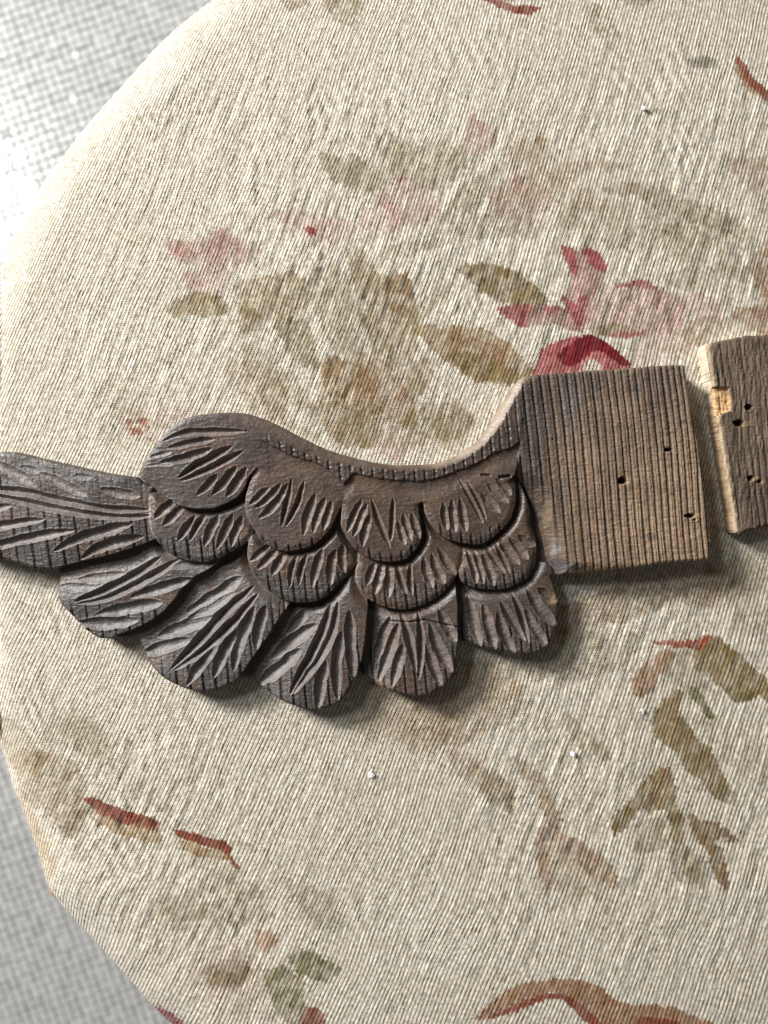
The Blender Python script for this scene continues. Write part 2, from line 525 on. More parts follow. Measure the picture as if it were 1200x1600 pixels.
# motif: (points, colour, strength, edge softness, mottling 0..1)
MOTIF = [
    # leaves and rose at the upper right
    ([(712, 418), (740, 412), (775, 414), (808, 425), (836, 448), (855, 474), (830, 478), (800, 476), (772, 470), (748, 450), (725, 432)], OLIVE, .82, 1.5, .25),
    ([(648, 515), (690, 511), (735, 510), (775, 524), (806, 548), (832, 580), (845, 600), (810, 602), (770, 596), (730, 590), (690, 556), (660, 530)], TAN, .80, 1.5, .25),
    ([(700, 548), (760, 556), (810, 585), (800, 602), (750, 598), (720, 580)], OLIVE, .70, 2, .3),
    ([(690, 520), (750, 528), (800, 560), (790, 572), (740, 548)], BROWN, .55, 3, .3),
    ([(775, 484), (800, 478), (880, 480), (905, 500), (908, 520), (860, 505), (820, 512), (795, 498)], PINK * .85, .85, 1.2, .1),
    ([(775, 484), (800, 478), (830, 478), (826, 505), (820, 512), (795, 498)], ROSE, .8, 1.5, .2),
    ([(850, 480), (872, 477), (876, 486), (856, 488)], ROSE, .7, 1.5, .2),
    ([(876, 386), (890, 386), (900, 396), (912, 386), (928, 388), (944, 408), (948, 424), (942, 440), (925, 470), (918, 500), (906, 515), (892, 495), (880, 470), (893, 445), (886, 412)], PINK * .9, .85, 1.2, .12),
    ([(876, 386), (890, 386), (899, 398), (904, 420), (895, 428), (885, 410)], ROSE, .85, 1.2, .1),
    ([(907, 388), (928, 390), (945, 410), (948, 424), (930, 420), (918, 402)], ROSE, .95, 1, .05),
    ([(876, 462), (890, 466), (905, 478), (918, 492), (908, 512), (896, 500), (884, 480)], ROSE * .9, .9, 1.5, .15),
    ([(904, 462), (920, 466), (912, 484), (903, 478)], ROSE, .8, 1.5, .15),
    ([(960, 452), (968, 444), (1000, 437), (1030, 450), (1010, 454), (985, 448)], ROSE, .9, 1.2, .1),
    ([(915, 480), (945, 455), (1000, 446), (1050, 452), (1075, 480), (1060, 520), (1010, 524), (955, 522), (920, 515)], PINK * .95, .72, 5, .35),
    ([(1000, 520), (1060, 460), (1130, 470), (1120, 520), (1070, 560), (1000, 585), (985, 560)], PINK, .5, 10, .5),
    ([(918, 512), (950, 505), (990, 515), (960, 526), (930, 524)], SAGE, .7, 2, .3),
    ([(847, 548), (868, 533), (905, 526), (943, 533), (970, 554), (984, 572), (960, 590), (840, 594), (838, 570)], ROSE * 1.05, .9, 1.2, .08),
    ([(911, 524), (925, 524), (943, 532), (972, 554), (984, 568), (976, 573), (955, 560), (940, 549), (925, 551), (910, 564), (889, 573), (874, 561), (877, 548), (895, 536)], CRIM, .98, 1, .03),
    ([(922, 563), (934, 565), (942, 580), (935, 592), (905, 588), (908, 576)], IVORY, .85, 1.2, .05),
    ([(955, 521), (985, 519), (1005, 520), (1002, 526), (965, 528)], ROSE, .75, 1.2, .1),
    # pale bouquet across the upper middle
    ([(735, 180), (750, 188), (768, 205), (772, 215), (760, 235), (735, 245), (725, 225)], ROSE, .42, 4, .4),
    ([(499, 243), (550, 245), (598, 264), (602, 284), (574, 302), (532, 287), (508, 265)], SAGE * .9, .72, 3, .35),
    ([(599, 206), (630, 213), (672, 236), (725, 238), (728, 268), (690, 292), (637, 286), (613, 275), (590, 240)], SAGE, .62, 5, .5),
    ([(660, 228), (700, 222), (722, 228), (718, 240), (690, 246), (668, 240)], OLIVE, .45, 3, .5),
    ([(585, 297), (637, 270), (676, 308), (692, 338), (630, 347), (609, 332), (583, 317)], PINK * .92, .62, 5, .5),
    ([(704, 310), (770, 257), (790, 262), (745, 324), (700, 352), (690, 335)], SAGE * .95, .55, 5, .5),
    ([(788, 233), (830, 214), (860, 222), (858, 261), (870, 292), (847, 317), (830, 348), (802, 346), (770, 310), (795, 275)], TAN, .52, 4, .5),
    ([(765, 303), (816, 273), (861, 310), (832, 352), (777, 334)], PINK * .85, .62, 5, .5),
    ([(820, 222), (852, 214), (862, 222), (840, 228)], BROWN, .5, 2, .4),
    ([(690, 352), (760, 335), (850, 350), (830, 372), (740, 366), (700, 368)], SAGE, .5, 6, .55),
    ([(880, 330), (900, 320), (905, 345), (880, 360)], OLIVE, .35, 5, .5),
    ([(862, 262), (900, 252), (950, 250), (980, 256), (975, 266), (920, 266), (880, 300), (865, 290)], TAN, .45, 5, .4),
    ([(945, 290), (985, 285), (1040, 295), (1060, 312), (1100, 318), (1160, 345), (1150, 372), (1090, 350), (1030, 325), (985, 308), (950, 302)], OLIVE, .55, 3, .35),
    ([(880, 320), (960, 315), (1060, 330), (1160, 350), (1180, 400), (1100, 415), (1020, 390), (940, 380), (880, 350)], SAGE, .45, 12, .6),
    ([(1030, 360), (1080, 350), (1110, 372), (1100, 385), (1050, 372)], OLIVE, .4, 5, .4),
    ([(1115, 250), (1150, 247), (1210, 252), (1210, 330), (1185, 330), (1170, 290), (1140, 268)], BROWN, .42, 4, .5),
    ([(1125, 415), (1160, 418), (1210, 430), (1210, 455), (1170, 448), (1140, 432)], OLIVE, .5, 3, .4),
    ([(1175, 405), (1210, 385), (1210, 520), (1180, 515), (1145, 500), (1150, 485), (1185, 480), (1190, 450), (1172, 430)], BROWN, .75, 2.5, .35),
    ([(1148, 90), (1158, 92), (1175, 118), (1190, 135), (1215, 150), (1215, 166), (1195, 156), (1175, 138), (1158, 115)], RUST, .95, 1, .05),
    ([(1147, 100), (1158, 115), (1175, 138), (1196, 158), (1178, 152), (1160, 130)], GOLD * .9, .85, 1.2, .2),
    # top edge
    ([(750, -5), (780, -5), (800, 8), (830, 10), (845, 14), (822, 26), (795, 18), (770, 6)], RUST, .9, 1.2, .1),
    ([(440, -6), (475, -6), (480, 8), (455, 15), (448, 8)], OLIVE, .6, 2, .4),
    ([(505, -6), (560, -6), (570, 14), (545, 38), (528, 28), (512, 10)], OLIVE, .62, 3, .5),
    ([(905, 10), (935, 14), (965, 45), (972, 66), (950, 60), (925, 38)], SAGE, .6, 4, .5),
    ([(960, -5), (1015, -5), (1020, 8), (985, 8)], MOSS, .6, 2, .3),
    # left: rose head and foliage
    ([(256, 377), (293, 376), (340, 360), (369, 366), (410, 392), (391, 410), (360, 421), (348, 451), (298, 452), (282, 431), (312, 415), (274, 405)], np.array([.55, .39, .345]), .78, 3, .4),
    ([(340, 365), (368, 370), (380, 395), (355, 400), (335, 440), (300, 446), (290, 430), (330, 410), (322, 385)], np.array([.42, .24, .22]), .5, 3, .5),
    ([(262, 385), (285, 380), (292, 396), (270, 402)], np.array([.48, .22, .20]), .5, 3, .4),
    ([(430, 325), (500, 335), (550, 340), (555, 370), (520, 385), (480, 372), (445, 352)], np.array([.56, .36, .31]), .58, 7, .6),
    ([(476, 357), (488, 355), (495, 362), (484, 369)], CRIM * 1.4, .85, 1, .1),
    ([(262, 476), (290, 462), (315, 456), (347, 469), (355, 492), (299, 492), (266, 495)], OLIVE * 1.1, .66, 2, .25),
    ([(330, 462), (352, 470), (362, 486), (345, 490)], OLIVE * .9, .45, 3, .4),
    ([(366, 440), (397, 436), (435, 427), (474, 430), (481, 472), (461, 495), (397, 498), (374, 485)], OLIVE * 1.2, .62, 3, .42),
    ([(375, 480), (400, 490), (412, 515), (385, 522), (368, 500)], OLIVE, .55, 3, .45),
    ([(428, 499), (473, 496), (493, 548), (500, 570), (462, 563), (440, 530)], MOSS * 1.15, .62, 3, .35),
    ([(546, 392), (568, 382), (592, 430), (640, 430), (652, 500), (640, 572), (600, 570), (568, 512), (552, 455)], OLIVE, .68, 3, .42),
    ([(600, 440), (640, 432), (650, 480), (630, 520), (604, 490)], BROWN, .38, 4, .5),
    ([(480, 430), (540, 420), (560, 470), (580, 540), (540, 560), (500, 500)], SAGE, .55, 6, .5),
    ([(498, 586), (520, 560), (560, 572), (602, 598), (604, 642), (560, 644), (520, 630)], TAN * .8, .66, 4, .45),
    ([(385, 560), (440, 590), (450, 640), (420, 640), (395, 600)], OLIVE, .45, 4, .55),
    ([(500, 580), (560, 560), (620, 580), (680, 560), (640, 620), (740, 640), (720, 690), (640, 700), (540, 700), (500, 650)], TAN * .9, .58, 8, .6),
    ([(560, 560), (600, 570), (650, 640), (620, 660), (570, 610)], BROWN * 1.1, .45, 6, .55),
    ([(640, 575), (680, 580), (660, 618), (630, 625)], OLIVE, .6, 3, .3),
    ([(640, 645), (735, 645), (715, 690), (650, 680)], MOSS, .5, 5, .5),
    ([(480, 630), (560, 640), (600, 690), (550, 700), (490, 660)], OLIVE, .45, 8, .6),
    ([(585, 690), (640, 700), (620, 718), (590, 715)], PINK, .5, 6, .4),
    ([(196, 655), (206, 654), (208, 662), (198, 663)], RUST * 1.3, .8, 1, .1),
    ([(216, 654), (230, 656), (229, 665), (217, 664)], RUST * 1.3, .85, 1, .1),
    ([(206, 668), (222, 669), (220, 678), (208, 677)], RUST * 1.3, .85, 1, .1),
    ([(195, 640), (250, 632), (310, 640), (290, 668), (240, 690), (205, 680)], PINK, .32, 10, .6),
    ([(150, 600), (200, 605), (230, 650), (210, 700), (160, 680)], SAGE, .32, 12, .7),
    ([(350, 570), (400, 580), (440, 630), (500, 690), (440, 660), (380, 630)], TAN, .38, 8, .7),
    # lower left sprays
    ([(40, 1190), (85, 1178), (120, 1200), (135, 1248), (120, 1310), (85, 1290), (60, 1260), (35, 1240), (20, 1200)], OLIVE * 1.15, .62, 5, .45),
    ([(18, 1180), (60, 1172), (90, 1185), (60, 1200), (25, 1205)], BROWN * 1.3, .45, 5, .4),
    ([(30, 1230), (60, 1290), (90, 1350), (75, 1370), (50, 1320), (28, 1260)], GOLD * 1.1, .5, 6, .4),
    ([(132, 1248), (145, 1247), (185, 1262), (225, 1274), (247, 1285), (246, 1297), (225, 1294), (185, 1284), (150, 1268)], RUST, .95, 1, .05),
    ([(150, 1270), (185, 1284), (246, 1297), (252, 1318), (225, 1314), (185, 1302), (155, 1288)], GOLD, .75, 1.5, .25),
    ([(272, 1298), (290, 1298), (330, 1310), (358, 1320), (362, 1338), (377, 1358), (368, 1356), (352, 1334), (320, 1322), (285, 1310)], RUST, .95, 1, .05),
    ([(282, 1312), (320, 1322), (352, 1336), (352, 1346), (300, 1336), (285, 1326)], GOLD, .78, 1.5, .25),
    ([(100, 1160), (150, 1165), (210, 1200), (270, 1270), (240, 1262), (180, 1210)], SAGE * 1.05, .35, 6, .6),
    ([(285, 1340), (370, 1360), (410, 1400), (400, 1420), (330, 1380)], SAGE, .45, 8, .6),
    ([(240, 1420), (330, 1430), (360, 1440), (300, 1460), (240, 1440)], SAGE, .38, 8, .7),
    ([(480, 1400), (530, 1400), (510, 1450), (470, 1440)], SAGE, .35, 9, .7),
    ([(398, 1455), (425, 1450), (435, 1475), (415, 1492), (405, 1475)], BROWN * 1.5, .6, 2.5, .4),
    ([(452, 1495), (480, 1484), (510, 1495), (535, 1518), (515, 1530), (480, 1528), (462, 1515)], MOSS, .8, 1.5, .3),
    ([(410, 1520), (440, 1508), (470, 1530), (480, 1570), (500, 1600), (450, 1600), (425, 1560)], MOSS * 1.05, .72, 2, .35),
    ([(475, 1580), (495, 1572), (510, 1605), (470, 1605)], RUST, .85, 1.5, .15),
    ([(320, 1510), (380, 1505), (385, 1530), (360, 1545), (325, 1540)], OLIVE, .45, 5, .45),
    ([(240, 1572), (265, 1580), (290, 1605), (240, 1605)], np.array([.30, .05, .06]), .9, 1.2, .1),
    ([(300, 1460), (400, 1500), (420, 1560), (360, 1580), (300, 1520)], PINK, .28, 14, .6),
    # lower right sprays
    ([(880, 1120), (895, 1118), (935, 1160), (955, 1175), (945, 1188), (915, 1175), (895, 1150)], OLIVE, .55, 3, .4),
    ([(800, 1180), (820, 1190), (850, 1225), (875, 1285), (862, 1292), (840, 1245), (815, 1210)], TAN * .9, .6, 2.5, .35),
    ([(735, 1200), (775, 1210), (805, 1240), (800, 1268), (765, 1250), (740, 1225)], SAGE * .9, .6, 5, .5),
    ([(835, 1300), (865, 1290), (880, 1308), (925, 1325), (960, 1362), (965, 1385), (930, 1370), (900, 1345), (868, 1330), (860, 1370), (848, 1400), (842, 1350)], BROWN, .66, 2.5, .35),
    ([(850, 1385), (880, 1340), (930, 1375), (950, 1430), (920, 1400), (905, 1430), (880, 1400)], TAN, .42, 6, .55),
    ([(1052, 1076), (1070, 1080), (1064, 1112), (1080, 1140), (1100, 1160), (1114, 1176), (1130, 1215), (1142, 1250), (1130, 1258), (1098, 1225), (1070, 1200), (1048, 1165), (1026, 1153), (1019, 1130), (1030, 1100), (1046, 1088)], OLIVE, .80, 1.6, .25),
    ([(1052, 1076), (1068, 1082), (1058, 1125), (1070, 1150), (1046, 1160), (1022, 1140), (1032, 1105)], TAN * .95, .5, 2, .3),
    ([(1140, 1225), (1160, 1260), (1150, 1262), (1120, 1235)], MOSS, .5, 2, .35),
    ([(1100, 994), (1120, 993), (1140, 1010), (1160, 1026), (1187, 1053), (1212, 1078), (1212, 1120), (1190, 1086), (1170, 1096), (1140, 1090), (1130, 1076), (1108, 1056), (1088, 1046), (1086, 1018)], OLIVE * 1.12, .85, 1.3, .2),
    ([(1130, 1076), (1160, 1082), (1178, 1092), (1165, 1098), (1140, 1092)], MOSS * .9, .7, 1.5, .3),
    ([(1040, 1016), (1058, 1018), (1046, 1038), (1028, 1058), (1024, 1070), (1008, 1088), (985, 1086), (990, 1054), (1008, 1036)], BROWN * 1.1, .72, 1.5, .25),
    ([(1050, 1020), (1090, 1018), (1100, 1050), (1120, 1080), (1090, 1075), (1060, 1070), (1040, 1050)], SAGE, .6, 4, .4),
    ([(1078, 1070), (1088, 1074), (1100, 1092), (1118, 1117), (1108, 1121), (1090, 1101), (1078, 1085)], MOSS, .95, 1.3, .15),
    ([(1016, 1003), (1050, 1000), (1084, 999), (1098, 991), (1110, 990), (1111, 999), (1092, 1014), (1070, 1011), (1040, 1008)], RUST * 1.5, .85, 1.2, .12),
    ([(1032, 1200), (1048, 1207), (1055, 1235), (1058, 1253), (1068, 1275), (1069, 1296), (1065, 1314), (1052, 1317), (1047, 1290), (1042, 1272), (1021, 1266), (1016, 1276), (1011, 1261), (995, 1267), (980, 1290), (960, 1304), (956, 1277), (977, 1258), (995, 1240), (1006, 1220)], OLIVE * .95, .85, 1.4, .22),
    ([(1030, 1205), (1044, 1212), (1044, 1255), (1022, 1258), (1018, 1230)], BROWN, .45, 3, .3),
    ([(1076, 1273), (1105, 1282), (1123, 1289), (1152, 1311), (1144, 1320), (1125, 1309), (1120, 1318), (1131, 1332), (1136, 1363), (1140, 1389), (1120, 1378), (1108, 1345), (1096, 1323), (1078, 1294)], TAN * .72, .85, 1.4, .22),
    ([(1024, 1276), (1043, 1280), (1050, 1310), (1010, 1334), (988, 1328), (983, 1298)], SAGE * .95, .62, 4, .4),
    ([(1050, 1319), (1087, 1326), (1107, 1354), (1098, 1386), (1076, 1386), (1054, 1363)], SAGE * .8, .72, 3, .4),
    ([(1070, 1355), (1092, 1360), (1090, 1385), (1075, 1382)], OLIVE, .5, 2.5, .4),
    ([(1080, 1120), (1150, 1130), (1200, 1180), (1200, 1230), (1160, 1210), (1110, 1160)], SAGE * 1.2, .35, 8, .5),
    # under and right of the carving
    ([(850, 960), (920, 930), (1000, 920), (1050, 930), (1020, 960), (940, 975), (880, 990)], TAN * .85, .65, 6, .4),
    ([(1050, 930), (1110, 905), (1150, 920), (1130, 950), (1080, 940)], BROWN, .5, 6, .5),
    ([(600, 1100), (700, 1110), (720, 1150), (680, 1180), (620, 1160), (580, 1130)], TAN, .42, 10, .55),
    ([(545, 1115), (600, 1130), (640, 1160), (580, 1160)], GOLD * .9, .35, 8, .5),
    ([(700, 1170), (760, 1190), (800, 1240), (740, 1230)], PINK, .4, 10, .5),
    ([(880, 895), (980, 890), (1080, 880), (1180, 880), (1180, 920), (980, 925)], TAN, .35, 12, .5),
    # bottom right scroll
    ([(745, 1590), (765, 1570), (800, 1545), (840, 1532), (890, 1528), (935, 1540), (975, 1568), (1020, 1570), (1060, 1578), (1115, 1605), (940, 1605), (915, 1578), (880, 1553), (840, 1556), (800, 1572), (760, 1592)], BROWN * 1.15, .85, 1.2, .12),
    ([(762, 1592), (800, 1572), (840, 1556), (880, 1552), (915, 1576), (945, 1605), (930, 1608), (905, 1588), (878, 1562), (842, 1566), (805, 1582)], RUST, .95, 1, .05),
    ([(1000, 1592), (1040, 1592), (1080, 1608), (1000, 1608)], RUST, .9, 1, .05),
    # stems, fillers and faded leaves between the sprays
    ([(600, 395), (640, 380), (700, 372), (702, 380), (650, 392), (606, 408)], OLIVE, .4, 2.5, .4),
    ([(640, 500), (660, 470), (700, 440), (708, 446), (672, 482), (650, 512)], SAGE, .5, 3, .4),
    ([(860, 300), (900, 290), (950, 310), (940, 330), (890, 325)], TAN, .4, 4, .45),
    ([(1040, 440), (1080, 420), (1130, 425), (1120, 445), (1070, 455)], SAGE, .5, 4, .4),
    ([(1060, 520), (1100, 495), (1150, 505), (1120, 530), (1080, 545)], OLIVE, .35, 5, .5),
    ([(330, 1505), (385, 1500), (392, 1528), (370, 1548), (335, 1545)], OLIVE * .85, .62, 3, .35),
    ([(300, 1420), (360, 1405), (420, 1420), (430, 1440), (360, 1446)], SAGE * .9, .5, 4, .45),
    ([(440, 1370), (500, 1395), (540, 1440), (520, 1450), (470, 1420)], SAGE * .9, .45, 4, .5),
    ([(250, 1395), (300, 1400), (330, 1425), (300, 1440), (255, 1425)], OLIVE, .35, 5, .5),
    ([(90, 1120), (150, 1130), (180, 1170), (140, 1180), (100, 1150)], SAGE, .45, 5, .5),
    ([(0, 1120), (40, 1140), (60, 1180), (20, 1190), (0, 1160)], OLIVE, .5, 4, .4),
    ([(620, 1035), (720, 1030), (800, 1045), (820, 1100), (760, 1150), (680, 1165), (600, 1130), (560, 1100)], TAN * .95, .5, 8, .4),
    ([(820, 1010), (880, 990), (960, 1000), (940, 1050), (870, 1070), (820, 1050)], OLIVE, .35, 8, .5),
    ([(880, 1000), (940, 985), (1000, 990), (985, 1040), (920, 1045)], SAGE, .4, 6, .5),
    ([(1120, 880), (1200, 870), (1205, 960), (1160, 990), (1130, 930)], SAGE, .4, 8, .5),
    ([(1080, 740), (1120, 760), (1130, 870), (1100, 900), (1110, 820)], TAN, .4, 5, .4),
    ([(700, 1180), (745, 1190), (790, 1230), (800, 1265), (760, 1250), (720, 1215)], SAGE, .45, 5, .45),
    ([(560, 330), (610, 320), (640, 345), (600, 365), (565, 352)], PINK, .5, 4, .5),
    ([(380, 540), (430, 560), (470, 600), (500, 640), (470, 640), (420, 600)], OLIVE, .42, 4, .5),
    # dull smudges
    ([(1075, 92), (1100, 90), (1122, 98), (1115, 106), (1088, 107)], np.array([.28, .25, .19]), .75, 5, .15),
    ([(1018, 168), (1030, 170), (1030, 180), (1019, 178)], MOSS, .5, 2.5, .2),
    ([(60, 1120), (120, 1110), (150, 1140), (90, 1170)], SAGE, .3, 10, .6),
]


def fabric_colour(U, V):
    p, q = rib_coords(U, V)
    C = np.ones(U.shape + (3,)) * IVORY
    # slow fading and foxing of the ground
    n = fbm(U / 130, V / 130, 11, 3)
    C = C * (1 - 0.05 * n[..., None] * np.array([0.8, 1.0, 1.5]))
    # weave stepping: motif borders jump from rib to rib
    ri = np.floor(p / PITCH).astype(int)
    jit = np.random.RandomState(3).rand(1024) * 8 - 4
    sx = math.sin(math.radians(20.5)); cx = math.cos(math.radians(20.5))
    j = jit[ri % 1024] + 5.0 * vnoise(ri * 3.37, q / 30, 39)
    pc = (ri + 0.5) * PITCH - p
    Uq = U + pc * cx
    Vq = V + pc * sx
    mot = fbm(p / 9, q / 20, 23, 3)
    wear = np.clip(vnoise(ri * 7.31, q / 26, 37) * 1.3 + 0.4 * fbm(U / 30, V / 30, 38, 2), -1, 1)
    mot2 = fbm(p / 34, q / 50, 29, 2)
    run = vnoise(ri * 5.13, q / 17, 43) * 0.8 + vnoise(p / 14, q / 16, 44) * 0.9 + 0.35 * vnoise(p / 3, q / 5, 45)
    patch = sstep(-0.25, 0.30, run)
    shade = vnoise(p / 20, q / 26, 46) + 0.6 * vnoise(ri * 2.9, q / 22, 47)
    for pts, c, s, soft, mt in MOTIF:
        poly = np.array(pts, float)
        x0, y0 = poly.min(0) - 30
        x1, y1 = poly.max(0) + 30
        m = (U > x0) & (U < x1) & (V > y0) & (V < y1)
        if not m.any():
            continue
        poly = spline(pts, 3)
        jm = j[m] * min(0.25 + 1.7 * mt, 0.8)
        d = sdf(Uq[m] + jm * sx, Vq[m] - jm * cx, poly, 40)
        a = sstep(-soft * 0.6, soft * 0.5, d + (mot[m] * 9 + mot2[m] * 12) * mt)
        a = np.clip(a * 1.1, 0, 1) * np.clip(1 - (0.08 + 0.36 * mt) * np.clip(wear[m], 0, 1) * 1.4, 0, 1)
        a = a * (1 - np.clip(mt * 1.1, 0, .5) * (1 - patch[m]))
        a = a * min(s * 1.15, 1) * (1 - mt * 0.3 * (0.5 + 0.5 * np.clip(mot[m] * 2.2, -1, 1)))
        C[m] = C[m] * (1 - a[:, None]) + np.asarray(c) * (1 - 0.20 * shade[m][:, None] * np.array([.8, 1.0, 1.15])) * a[:, None]
    return C


def build_cushion():
    xs = np.concatenate([np.arange(-110, -20, 2.3), np.arange(-20, 1225, 2.15), np.arange(1232, 1700, 9.0)])
    ys = np.concatenate([np.arange(-240, -15, 9.0), np.arange(-14, 1615, 2.15), np.arange(1622, 1900, 9.0)])
    U, V = np.meshgrid(xs, ys)
    sd = sdf(U, V, seat_outline, 400)
    sd = np.where(sd <= -399, -300, sd)
    wob = fbm(U / 60, V / 60, 41, 2)
    R = 62.0 + 10 * wob
    e = np.clip(R - np.maximum(sd, 0), 0, R)
    Z = -(R - np.sqrt(np.maximum(R * R - e * e, 0.0)))
    Z = np.maximum(Z, -R)
    # slight dome away from the middle, then puckers of the stretched cloth
    Z += -14 * np.clip(1 - sd / 420, 0, 1) ** 2
    p, q = rib_coords(U, V)
    amp = 0.75 + 0.45 * fbm(U / 140, V / 140, 55, 2)
    fl = 0.35 + 0.9 * np.clip(sstep(60, 200, V) * sstep(760, 600, V) * sstep(150, 320, U + V * .2) + sstep(880, 980, V) * sstep(640, 800, U) * sstep(1560, 1400, V) + sstep(1120, 1200, V) * sstep(560, 400, U), 0, 1)
    Z += amp * fl * (1.3 * fbm(p / 9, q / 38, 61, 2) + 1.15 * fbm(p / 22, q / 17, 67, 3) + 1.6 * fbm(U / 90, V / 70, 71, 2))
    Z += 0.5 * fbm(p / 7, q / 14, 73, 2)
    # ruck lines running down to the right
    rr = (p * 0.62 + q) / 31 + 1.3 * fbm(U / 80, V / 80, 77, 2)
    gate = sstep(0.1, 0.55, fbm(U / 95, V / 95, 83, 2))
    Z += gate * 0.9 * np.sin(rr * 2 * math.pi)
    C = fabric_colour(U, V)
    labels = np.zeros((U.shape[0] - 1, U.shape[1] - 1), int)
    root = empty('upholstered_stool', (0, 0, 0))
    tag(root, 'round stool upholstered in ivory floral tapestry, under the carved wood', 'stool')
    wall = [(0, lambda z: z), (-2, lambda z: z * 0 - 100), (-10, lambda z: z * 0 - 112)]
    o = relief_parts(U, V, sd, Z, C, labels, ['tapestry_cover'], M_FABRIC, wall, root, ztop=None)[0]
    o.location = (0, 0, SEAT)
    # wooden seat rail below the cover
    pts = seat_outline
    pl = np.stack([(pts[:, 0] - 600) * 1.03, (800 - pts[:, 1]) * 1.03], -1)
    c = pl.mean(0)
    rings = []
    for (k, z) in ((0.95, -100), (0.975, -104), (0.975, -230), (0.95, -240), (0.85, -240)):
        rings.append(np.concatenate([(pl - c) * k + c, np.full((len(pl), 1), z)], 1))
    n = len(pl)
    vv = np.concatenate(rings) * S
    qq = []
    for r in range(len(rings) - 1):
        for i in range(n):
            qq.append((r * n + i, (r + 1) * n + i, (r + 1) * n + (i + 1) % n, r * n + (i + 1) % n))
    me = fast_mesh('seat_rail', vv, np.array(qq), M_LEG)
    o = link_obj('seat_rail', me, root)
    o.location = (0, 0, SEAT)
    # four cabriole legs; the knee of one swells past the cushion at the lower left
    prof = [(0.34, 20, 30), (0.352, 44, 40), (0.372, 56, 62), (0.392, 60, 66), (0.408, 54, 52), (0.418, 30, 30)]
    lower = [(0.0, 34, 34), (0.012, 42, 42), (0.03, 36, 36), (0.06, 24, 24), (0.12, 22, 22), (0.22, 30, 30), (0.30, 44, 44)]
    for (lx, ly) in ((-543, -634), (740, -780), (760, 700), (-330, 640)):
        d = math.hypot(lx, ly)
        ux, uy = lx / d, ly / d
        secs = []
        for (z, a, b) in [(z, a, b) for z, a, b in lower] + [(0.345, 52, 52), (0.372, 52, 52), (0.395, 46, 46), (0.41, 28, 28)]:
            off = -26 + 34 * sstep(0.22, 0.36, np.array(z)) + 26 * sstep(0.06, 0.0, np.array(-z) + 0.06)
            if z < 0.05:
                off = -14
            off = float(off)
            secs.append((lx + ux * (off - 22), ly + uy * (off - 22), z, a, b))
        vv = []
        N = 20
        for (cx, cy, z, a, b) in secs:
            for k in range(N):
                t = 2 * math.pi * k / N
                vv.append(((cx + a * math.cos(t)) * S, (cy + b * math.sin(t)) * S, z))
        qq = []
        for r in range(len(secs) - 1):
            for k in range(N):
                qq.append((r * N + k, r * N + (k + 1) % N, (r + 1) * N + (k + 1) % N, (r + 1) * N + k))
        qq.append((len(vv) - N, len(vv) - N + 1, len(vv) - N + 2, len(vv) - N + 3))
        c0 = len(vv)
        vv.append((secs[-1][0] * S, secs[-1][1] * S, secs[-1][2] + 0.006))
        for k in range(0, N, 2):
            b0 = c0 - N
            qq.append((b0 + k, b0 + k + 1, b0 + (k + 2) % N, c0))
        qq.pop(-N // 2 - 1)
        me = fast_mesh('leg', np.array(vv), np.array(qq), M_LEG)
        link_obj('leg', me, root)


build_cushion()

# ================================================================ CARVED WING
wing_outline = [(-138, 775), (-120, 745), (-85, 722), (-45, 710), (-10, 706), (25, 707), (60, 716), (110, 727), (160, 738),
                (200, 744), (217, 746), (219, 738), (232, 715), (248, 690), (268, 668), (290, 655), (320, 648),
                (350, 645), (378, 645), (400, 650), (430, 662), (470, 683), (510, 702), (545, 713), (580, 722),
                (610, 726), (650, 727), (680, 724), (705, 716), (728, 703), (750, 685), (772, 655), (788, 628),
                (803, 604), (813, 592), (825, 588), (860, 585), (920, 580), (980, 576), (1030, 572), (1064, 571),
                (1069, 578), (1074, 612), (1082, 660), (1095, 740), (1102, 800), (1107, 845), (1105, 870), (1098, 874),
                (1040, 878), (1000, 885), (940, 893), (890, 898), (867, 900), (863, 903), (870, 920), (874, 945), (872, 977),
                (864, 1001), (853, 1015), (837, 1022), (810, 1022), (783, 1018), (757, 1012), (735, 1007), (722, 1004),
                (716, 1010), (714, 1030), (710, 1049), (703, 1063), (687, 1077), (671, 1086), (650, 1090), (623, 1084),
                (597, 1075), (577, 1064), (566, 1057), (556, 1060), (547, 1074), (534, 1095), (518, 1104), (498, 1110),
                (478, 1110), (462, 1105), (440, 1097), (426, 1089), (410, 1079), (399, 1069), (385, 1062), (370, 1066),
                (350, 1074), (330, 1080), (314, 1082), (298, 1080), (280, 1074), (260, 1065), (244, 1053), (232, 1040),
                (222, 1022), (214, 1006), (207, 999), (184, 1000), (158, 999), (146, 995), (130, 984), (116, 970), (100, 953),
                (88, 937), (85, 906), (82, 892), (54, 888), (30, 882), (12, 876), (-20, 868), (-60, 857), (-105, 835),
                (-130, 805)]

